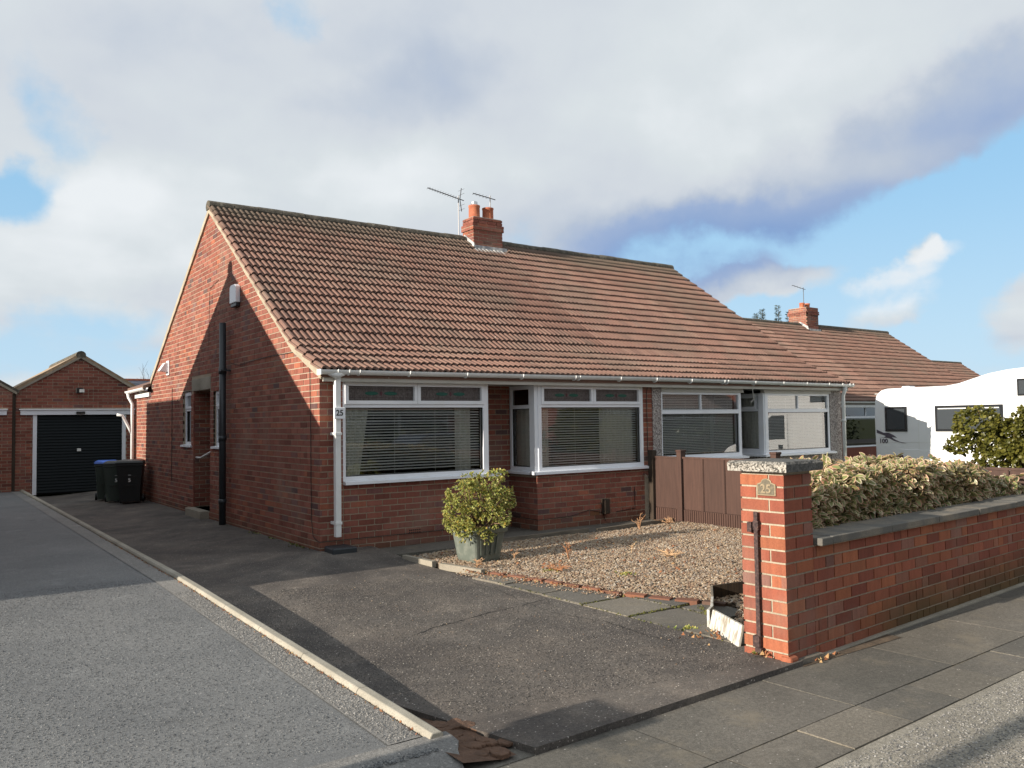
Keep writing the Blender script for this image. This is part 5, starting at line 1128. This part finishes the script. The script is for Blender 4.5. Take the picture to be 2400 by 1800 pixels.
C = C + NN * bumpy[:, None] * .8; C[:, 0] = np.maximum(C[:, 0], 1.22 + (C[:, 1] + 6.35) * 1.05 + RNG.normal(0, .05, n)); C[:, 1] = np.maximum(C[:, 1], yf(C[:, 0]) - .07)
HD = thing('hedge', (3.0, -6.0, -.05), 'low variegated hedge of cream and pink edged leaves behind the garden wall', 'hedge')
c2, d2, s2 = rosettes(C, NN, 7, .083)
Ms, Ps = leaf_field(c2, d2, s2)
# inner, shaded leaves
ci = C - NN * RNG.uniform(.08, .2, (n, 1)); c3, d3, s3 = rosettes(ci, NN, 3, .09); M3, P3 = leaf_field(c3, d3, s3)
Vd = Ps - np.array(CAM); dist = np.linalg.norm(Vd, axis=1); order = np.argsort(dist / s2 + (C.repeat(7, 0)[:, 1] > yf(C.repeat(7, 0)[:, 0]) + .5) * 30)
pick = order[:900][::3]; mask = np.ones(len(Ps), bool); mask[pick] = False
V, F, E = leaf_tmpl(W=.27, curl=.22); lm_ = np_mesh('leaf', 'hedge_leaf', V, F, np.zeros(len(F)), E)
base = WP[HD.name]
for i in pick:
    o = bpy.data.objects.new('leaf', lm_); COL.objects.link(o); o.parent = HD; mt = Matrix.Identity(4)
    for a in range(3):
        for b in range(3): mt[a][b] = Ms[i][a][b]
        mt[a][3] = Ps[i][a] - base[a]
    o.matrix_local = mt
put('leaves', leaves_mesh('leaves', 'hedge_leaf', np.concatenate([Ms[mask], M3]), np.concatenate([Ps[mask], P3]), W=.27, curl=.22), HD, kind='stuff')
mb = MB()
for i in range(70):
    x_ = random.uniform(hx0 + 1.2, hx1 - .1); y_ = yf(x_) + random.uniform(.15, .8); zt = float(htop(x_)) - .12
    mb.tube([(x_, y_, -.05), (x_ + random.uniform(-.1, .1), y_ + random.uniform(-.1, .1), zt * .5), (x_ + random.uniform(-.2, .2), y_ + random.uniform(-.2, .2), zt)], [.014, .010, .005], 5, cap=False)
part('stems', mb, 'bark', HD)
def blob_bush(name, lobes, ntip, per, size, m, label, cat, W=.34, stem=None, seed=0, fill=.5):
    B = thing(name, stem or (lobes[0][0], lobes[0][1], -.05), label, cat)
    Cs = []; Ns = []
    tot = sum(l[3] * l[4] for l in lobes)
    for (x, y, z, r, rz) in lobes:
        k = int(ntip * r * rz / tot); v = RNG.normal(size=(k, 3)); v /= np.linalg.norm(v, axis=1, keepdims=True)
        rr = 1 - .35 * RNG.random(k) ** 2 * 1.0; bump = 1 + .13 * np.sin(v[:, 0] * 7 + x * 9) * np.cos(v[:, 1] * 6 + v[:, 2] * 5)
        Cs.append(np.array([x, y, z]) + v * np.array([r, r, rz]) * (rr * bump)[:, None]); Ns.append(v + RNG.normal(0, .3, v.shape))
    C = np.concatenate(Cs); Nn = np.concatenate(Ns); kp = np.sin(C[:, 0] * 17 + 1) * np.sin(C[:, 1] * 15) + .6 * np.sin(C[:, 2] * 21 + C[:, 0] * 9) < .62; C = C[kp]; Nn = Nn[kp]; Nn /= np.linalg.norm(Nn, axis=1, keepdims=True)
    c, d, s = rosettes(C, Nn, per, size, .75); Ms, Ps = leaf_field(c, d, s)
    put('leaves', leaves_mesh('leaves', m, Ms, Ps, W=W, curl=.12), B, kind='stuff'); b0 = Vector(stem or (lobes[0][0], lobes[0][1], -.05)); mb = MB()
    for i in RNG.choice(len(C), min(len(C), 60), False):
        e = Vector(C[i]); mid = b0.lerp(e, .5) + Vector((random.uniform(-.04, .04), random.uniform(-.04, .04), .05)); mb.tube([b0, mid, e], [.014, .008, .003], 5, cap=False)
    part('stems', mb, 'twig', B); return B
# potted shrub
PC = Vector((1.33, -1.72, -.05))
pot = thing('planter', PC, 'square grey green planter pot standing on the gravel', 'planter')
def rr_ring(w, z, r=.25, n=4, rz=.06):
    pts = []
    for (sx, sy, a0) in ((1, 1, 0), (-1, 1, 90), (-1, -1, 180), (1, -1, 270)):
        for i in range(n + 1): a = math.radians(a0 + 90 * i / n); pts.append((sx * w * (1 - r) + w * r * math.cos(a), sy * w * (1 - r) + w * r * math.sin(a)))
    c, s = math.cos(rz), math.sin(rz); return [(PC.x + x * c - y * s, PC.y + x * s + y * c, z) for x, y in pts]
part('body', MB().loft([rr_ring(.185, -.05), rr_ring(.20, .0), rr_ring(.245, .30), rr_ring(.25, .31), rr_ring(.272, .312), rr_ring(.28, .36), rr_ring(.245, .36), rr_ring(.24, .30)]), 'green_planter', pot, smooth=False)
for i in range(4):
    for k in range(2):
        mb = MB(); t = (-.6 + i * .4) * .17; z0, z1 = .05, .27; w0, w1 = .213, .243
        if k: mb.loft([[(PC.x + t - .012 , PC.y - w0 + .0, z0), (PC.x + t + .012, PC.y - w0, z0), (PC.x + t + .012, PC.y - w0 - .012, z0), (PC.x + t - .012, PC.y - w0 - .012, z0)], [(PC.x + t * 1.2 - .012, PC.y - w1, z1), (PC.x + t * 1.2 + .012, PC.y - w1, z1), (PC.x + t * 1.2 + .012, PC.y - w1 - .012, z1), (PC.x + t * 1.2 - .012, PC.y - w1 - .012, z1)]])
        else: continue
        part('rib', mb, 'green_planter', pot)
part('compost', MB().quad(*rr_ring(.235, .31)), 'soil', pot)
blob_bush('potted_shrub', [(1.16, -1.75, .70, .27, .23), (1.48, -1.70, .78, .28, .24), (1.30, -1.85, .50, .33, .20), (1.08, -1.78, .45, .24, .18), (1.72, -1.62, .70, .17, .17), (1.66, -1.68, .52, .18, .16), (1.95, -1.55, .60, .055, .06), (1.25, -1.95, .28, .12, .10), (1.02, -1.85, .33, .12, .10), (1.30, -1.6, .92, .13, .09), (1.62, -1.72, .97, .13, .07), (1.0, -1.8, .86, .12, .07), (.88, -1.8, .62, .08, .08)],
          1350, 9, .040, 'shrub_leaf', 'bushy yellow green shrub growing out of the square planter', 'shrub', W=.24, stem=(1.33, -1.72, .31))
# privet like bush beyond the fence
blob_bush('evergreen_bush', [(9.05, -4.05, 1.48, .34, .27), (9.1, -4.35, 1.2, .32, .20), (9.3, -4.6, 1.35, .40, .28), (9.0, -3.78, 1.18, .20, .12), (9.2, -5.1, 1.60, .50, .36), (9.3, -5.7, 1.4, .5, .45), (9.2, -4.8, 1.10, .45, .20), (9.2, -4.35, 1.0, .42, .18), (9.25, -5.3, 1.08, .5, .25), (9.6, -6.2, 1.5, .5, .5)], 3800, 8, .066, 'privet_leaf', 'rounded yellow green evergreen bush in front of the motorhome', 'bush', W=.36, stem=(9.3, -4.7, -.1))
# dead stalks and weeds on the gravel
def stalks(loc, label, n, h, spread, m='dead_stalk', group='dead weeds on the gravel'):
    mb = MB(); x, y, z = loc
    for i in range(n):
        a = random.uniform(0, 6.28); r = random.uniform(.2, 1) * spread; hh = h * random.uniform(.5, 1)
        p = [(x, y, z), (x + r * .4 * math.cos(a), y + r * .4 * math.sin(a), z + hh * .6), (x + r * math.cos(a + .4), y + r * math.sin(a + .4), z + hh * random.uniform(.7, 1))]; mb.tube(p, [.005, .004, .0025], 4, cap=False)
        for k in range(3): q = Vector(p[1]).lerp(Vector(p[2]), k / 3); mb.tube([q, q + Vector((random.uniform(-.04, .04), random.uniform(-.04, .04), random.uniform(0, .04)))], .003, 4, cap=False)
    o = put('dead_weed', mb.mesh('dead_weed', m), None, label=label, cat='weed', group=group); return o
stalks((4.75, -1.0, -.03), 'curly dry weed stalk just below the brown vent on the bay wall', 9, .26, .13)
stalks((5.55, -.85, -.02), 'pile of dry broken stalks at the far corner by the dark fence post', 14, .10, .32)
stalks((5.5, -2.6, -.03), 'tall thin dry weed against the ribbed fence base near the pillar', 8, .30, .10)
stalks((2.15, -2.45, -.03), 'orange dry weed with an upright stem just right of the planter', 9, .24, .12)
stalks((3.05, -2.6, -.03), 'two short bleached stalks standing in the gravel', 3, .16, .04)
stalks((3.2, -3.1, -.03), 'low reddish dead clump in the middle of the gravel', 20, .09, .22)
stalks((1.55, -3.0, -.03), 'low straggly dead plant along the bricks near the planter', 14, .10, .20)
stalks((.95, -2.25, -.03), 'dry curled weed at the white edging stone', 7, .14, .10)
stalks((1.7, -1.95, -.03), 'dry twig leaning at the foot of the planter', 3, .10, .10)
def weed(loc, r, label, n=60): return put('weed', tuft_mesh([(loc[0] + random.gauss(0, r), loc[1] + random.gauss(0, r), loc[2]) for i in range(n)], .03, 'weed', 'shrub_leaf'), None, label=label, cat='weed', group='small green weeds')
weed((.78, -5.62, -.045), .035, 'green weed in the slab joint by the white timber edging', 50); weed((2.0, -3.6, -.03), .05, 'small green weed at the near side of the gravel'); weed((1.5, -2.9, -.03), .05, 'small bluish weed near the planter'); weed((5.3, -3.0, -.03), .09, 'yellowish weed clump near the fence base', 110); weed((.58, -6.47, -.025), .02, 'tuft of green at the foot of the gate pillar', 40)
put('wall_foot_weeds', tuft_mesh([(-.04 + random.gauss(0, .03), random.choice([.55, .9, 1.6, 2.4]) + random.gauss(0, .12), 0.0) for i in range(120)], .03, 'wall_foot_weeds', 'privet_leaf'), None, kind='stuff', label='tiny weeds at the foot of the gable')
# ================================================================== MOTORHOME
MX0, MX1, MZ = 15.0, 17.15, -.48
MH = thing('motorhome', (16, -2.4, MZ), 'big white motorhome with a raised hood, parked beyond the fence', 'motorhome')
body = [(1.20, -.10), (1.22, 1.6), (1.20, 2.02), (1.15, 2.19), (1.03, 2.29), (.88, 2.325), (-.55, 2.335), (-.85, 2.38), (-1.15, 2.47), (-1.5, 2.57), (-1.9, 2.635), (-2.4, 2.67), (-3.9, 2.67), (-4.35, 2.58), (-4.72, 2.30), (-4.80, 2.05), (-4.62, 1.86), (-4.25, 1.80), (-4.9, 1.25), (-5.15, 1.05), (-5.75, .82), (-5.98, .60), (-6.02, .20), (-5.95, -.08), (-5.4, -.12), (-5.35, .15), (-5.1, .28), (-4.75, .28), (-4.5, .15), (-4.45, -.12), (-.6, -.12), (-.55, .15), (-.3, .28), (.05, .28), (.3, .15), (.35, -.12)]
bm = part('body', MB().prism(body, 0, MX0, MX1), 'van_white', MH, bevel=.05)
def mwin(y0, y1, z0, z1, nm='window', fr=.06):
    w = part(nm, MB().box(MX0 - .022, MX0 - .004, y0, y1, z0, z1), 'van_dark', MH, bevel=.02)
    part('pane', MB().quad((MX0 - .026, y1 - fr, z0 + fr), (MX0 - .026, y0 + fr, z0 + fr), (MX0 - .026, y0 + fr, z1 - fr), (MX0 - .026, y1 - fr, z1 - fr)), 'van_pane', w)
    return w
mwin(.37, .93, 1.28, 1.88); w2_ = mwin(-1.80, -.30, 1.28, 1.88); mwin(-2.95, -2.10, 2.05, 2.42, fr=.04)
part('rail', MB().box(MX0 - .03, MX0 - .026, -1.72, -.38, 1.80, 1.82), 'bin_mark', w2_)
# cab window with its black frame, door line, mirror and wheels
part('cab_window', MB().prism([(-3.75, 1.72), (-4.15, 1.72), (-4.85, 1.15), (-4.80, 1.02), (-3.75, 1.08)], 0, MX0 - .012, MX0 - .002), 'van_dark', MH)
part('windscreen', MB().prism([(-4.30, 1.76), (-4.95, 1.22), (-4.97, 1.24), (-4.32, 1.79)], 0, MX0 + .12, MX1 - .12), 'van_dark', MH)
part('door_line', MB().box(MX0 - .006, MX0 - .001, -3.66, -3.64, .05, 1.75).box(MX0 - .006, MX0 - .001, -4.62, -4.60, .30, 1.15), 'van_grey', MH)
part('door_handle', MB().box(MX0 - .03, MX0 - .002, -3.95, -3.82, .80, .92), 'van_dark', MH, bevel=.01)
mr = part('wing_mirror', MB().box(MX0 - .30, MX0 - .10, -4.75, -4.62, 1.05, 1.38).box(MX0 - .12, MX0, -4.72, -4.66, 1.10, 1.16), 'van_dark', MH, bevel=.03)
part('roof_vent', MB().box(15.15, 15.45, .38, .58, 2.32, 2.375), 'van_white', MH, bevel=.03)
part('panel_seam', MB().box(MX0 - .004, MX0 - .001, -3.4, 1.18, 2.20, 2.212).box(MX0 - .004, MX0 - .001, -2.02, -2.008, .3, 2.2).box(MX0 - .004, MX0 - .001, .10, .108, .3, 2.2).box(MX0 - .004, MX0 - .001, -2.0, 1.18, 1.02, 1.028), 'bin_mark', MH)
part('marker_lamp', MB().box(MX0 - .012, MX0 - .002, .95, 1.02, 2.02, 2.10), 'bin_mark', MH)
part('locker_door', MB().box(MX0 - .010, MX0 - .002, -.15, .55, .45, .85), 'van_white', MH, bevel=.004)
part('skirt_line', MB().box(MX0 - .008, MX0 - .001, -3.5, 1.15, .28, .295), 'van_grey', MH)
for y in (-4.92, -.12):
    for x in (MX0 + .04, MX1 - .26):
        w = part('wheel', MB().tube([(x, y, MZ + .33), (x + .22, y, MZ + .33)], .33, 24), 'rubber', MH); part('rim', MB().tube([(x - .005, y, MZ + .33), (x + .02, y, MZ + .33)], .20, 18), 'van_grey', w)
dc = part('decal', MB().prism([(1.16, 1.33), (1.16, 1.25), (.92, 1.17), (.98, 1.14), (1.10, 1.145), (.85, 1.12), (.70, 1.05), (.52, 1.005), (.40, 1.0), (.58, 1.035), (.72, 1.10), (.78, 1.15), (.64, 1.13), (.74, 1.20), (.85, 1.25), (.98, 1.25)], 0, MX0 - .006, MX0 - .003), 'decal', MH)
put_text('lettering', '100', .15, 'decal', MH, (MX0 - .006, .99, 1.045), -math.pi / 2, extrude=.001, bold=.005)
part('reflector', MB().box(MX0 - .01, MX0 - .002, -.85, -.78, .45, .48), 'van_grey', MH)
# car parked across the road, seen only mirrored in the glass
CR = thing('parked_car', (10.1, -13.5, -.13), 'dark blue hatchback parked in the road opposite', 'car')
prof = [(-2.0, .25), (-2.05, .75), (-1.75, .95), (-1.25, 1.42), (.2, 1.46), (.95, .98), (1.95, .82), (2.05, .30), (1.6, .2), (-1.6, .2)]
part('body', MB().prism([(x + 10.1, z - .13) for x, z in prof], 1, -14.35, -12.6), 'car_paint', CR, bevel=.05)
for y in (-12.595, -14.355):
    part('window', MB().prism([(8.65, 1.15), (8.95, 1.23), (10.25, 1.23), (10.9, .85), (8.5, .85)], 1, y - .003, y + .003), 'van_dark', CR); part('tail_lamp', MB().box(8.0, 8.2, y - .02, y + .02, .55, .92), 'red_lamp', CR)
for x in (8.75, 11.4):
    for y in (-14.36, -12.8): part('wheel', MB().tube([(x, y, .18), (x, y + .2, .18)], .31, 20), 'rubber', CR)
# neighbour's gate pillars, wall and the street lamp (left of the view; they throw the near shadows)
for (x, y, lab) in ((-5.62, -6.72, 'brick gate pillar of the bungalow to the left'),):
    nw = thing('neighbour_pillar', (x, y, 0), lab, 'gate pillar'); part('shaft', MB().box(x - .17, x + .17, y - .17, y + .17, -.1, 1.16), 'wall_brick', nw); part('cap', MB().box(x - .22, x + .22, y - .22, y + .22, 1.16, 1.24), 'aggregate', nw, bevel=.01)
nw = thing('neighbour_wall', (-12, -6.5, 0), 'low brick wall in front of the bungalow to the left', 'wall'); part('brickwork', MB().box(-20, -5.79, -6.89, -6.66, -.2, .7), 'wall_brick', nw); part('coping', MB().box(-20, -5.79, -6.94, -6.61, .70, .76), 'coping', nw)
gf = thing('sun_block_fence', (-5.1, 12.6, 0), 'tall board fence added out of view to shade the drive before the garage', 'fence')  # added out of view to keep low sun off the drive end
for i in range(18): part('board', MB().box(-5.12, -5.10, 8.9 + i * .28, 9.17 + i * .28, -.1, 2.1), 'fence_brown', gf)
sl_ = thing('street_lamp', (-9, -8.28, -.1), 'grey street lamp at the kerb to the left', 'street lamp'); part('column', MB().tube([(-9, -8.28, -.1), (-9, -8.28, 1.2), (-9, -8.28, 5.6)], [.085, .08, .05], 12), 'van_grey', sl_); part('lantern', MB().box(-9.15, -8.85, -9.0, -8.28, 5.55, 5.68), 'van_grey', sl_, bevel=.03)
# ================================================================== TREES
def conifer(loc, h, label):
    T = thing('conifer', loc, label, 'conifer', 'conifer tips behind the far ridge'); x, y, z = loc
    part('trunk', MB().tube([(x, y, z), (x + .05, y, z + h)], [.14, .01], 7), 'bark', T)
    n = 1500; t = RNG.random(n) ** .7; r = (1 - t) * h * .16 * RNG.random(n) ** .5 * (1 + .4 * np.sin(t * 40)); a = RNG.uniform(0, 6.28, n)
    P = np.stack([x + r * np.cos(a), y + r * np.sin(a), z + t * h], -1); d = np.stack([np.cos(a), np.sin(a), RNG.uniform(.1, .9, n)], -1)
    Ms, Ps = leaf_field(P, d, RNG.uniform(.10, .26, n)); put('crown', leaves_mesh('crown', 'conifer_leaf', Ms, Ps, W=.10), T, kind='stuff')
def at(px_, py_, y): return pix_on(px_, py_, 1, y)
for px_, py_, lab in ((1771, 736, 'small ragged conifer tip left of the other two'), (1786, 726, 'conifer tip second from the left behind the ridge'), (1823, 716, 'tallest conifer tip standing behind the far ridge'), (1848, 732, 'conifer tip hidden by the far chimney')):
    P = at(px_, py_, 26.0); conifer((P.x, P.y, -.4), P.z + .4, lab)
def bare_tree(loc, h, label, spread=1.0, group='bare trees in the distance'):
    T = thing('bare_tree', loc, label, 'tree', group); mb = MB(); tw = MB()
    def br(p, d, L, r, k):
        e = p + d * L; (mb if k < 2 else tw).tube([p, p.lerp(e, .5) + Vector([random.uniform(-.04, .04) * L for _ in range(3)]), e], [r, r * .8, r * .6], 5 if k < 2 else 3, cap=False)
        if k >= 5: return
        for i in range(3 if k < 4 else 2):
            nd = (d + Vector((random.uniform(-1, 1) * spread, random.uniform(-1, 1) * spread, random.uniform(-.1, .6))) * .65).normalized(); br(p.lerp(e, random.uniform(.6, 1)), nd, L * random.uniform(.6, .85), r * .58, k + 1)
    br(Vector(loc), Vector((0, 0, 1)), h * .32, h * .018, 0); part('trunk', mb, 'bark', T); part('crown', tw, 'bark', T)
P = at(2245, 842, 62); bare_tree((P.x, P.y, -1), P.z + 1.6, 'bare round tree just above the motorhome roof')
P = at(2200, 850, 70); bare_tree((P.x, P.y, -1), P.z + 1, 'faint bare tree left of the round one', .8)
P = at(2175, 858, 80); bare_tree((P.x, P.y, -1), P.z + .6, 'thin bare tree beside the sloping verge of the far roof', .8)
P = at(345, 852, 48); bare_tree((P.x, P.y, -.3), P.z + .6, 'bare twiggy tree seen beside the rear of the gable')
# far hedges and trees that close the street, also mirrored in the windows
def far_mass(name, x0, x1, y, h, label, n=2600, size=.5):
    P = np.stack([RNG.uniform(x0, x1, n), y + RNG.uniform(-1, 1, n), h * RNG.random(n) ** .8 * (1 + .25 * np.sin(RNG.uniform(x0, x1, n) * .2))], -1); P[:, 2] = P[:, 2] * (1 + .3 * np.sin(P[:, 0] * .35) * np.cos(P[:, 0] * .13)) - .5
    Ms, Ps = leaf_field(P, RNG.normal(size=(n, 3)) + np.array([0, 0, .4]), RNG.uniform(.5, 1.2, n) * size); put(name, leaves_mesh(name, 'far_green', Ms, Ps, W=.4), None, kind='stuff', label=label)
far_mass('far_hedge', -60, 12, 60, 2.6, 'distant garden hedges beyond the garages', 5000, .7)
far_mass('far_trees', 30, 140, 75, 2.6, 'distant gardens and hedges beyond the far roofs', 6000, .9)
far_mass('opposite_hedge', -20, 60, -19.2, 1.7, 'front garden hedges across the road', 9000, .30)
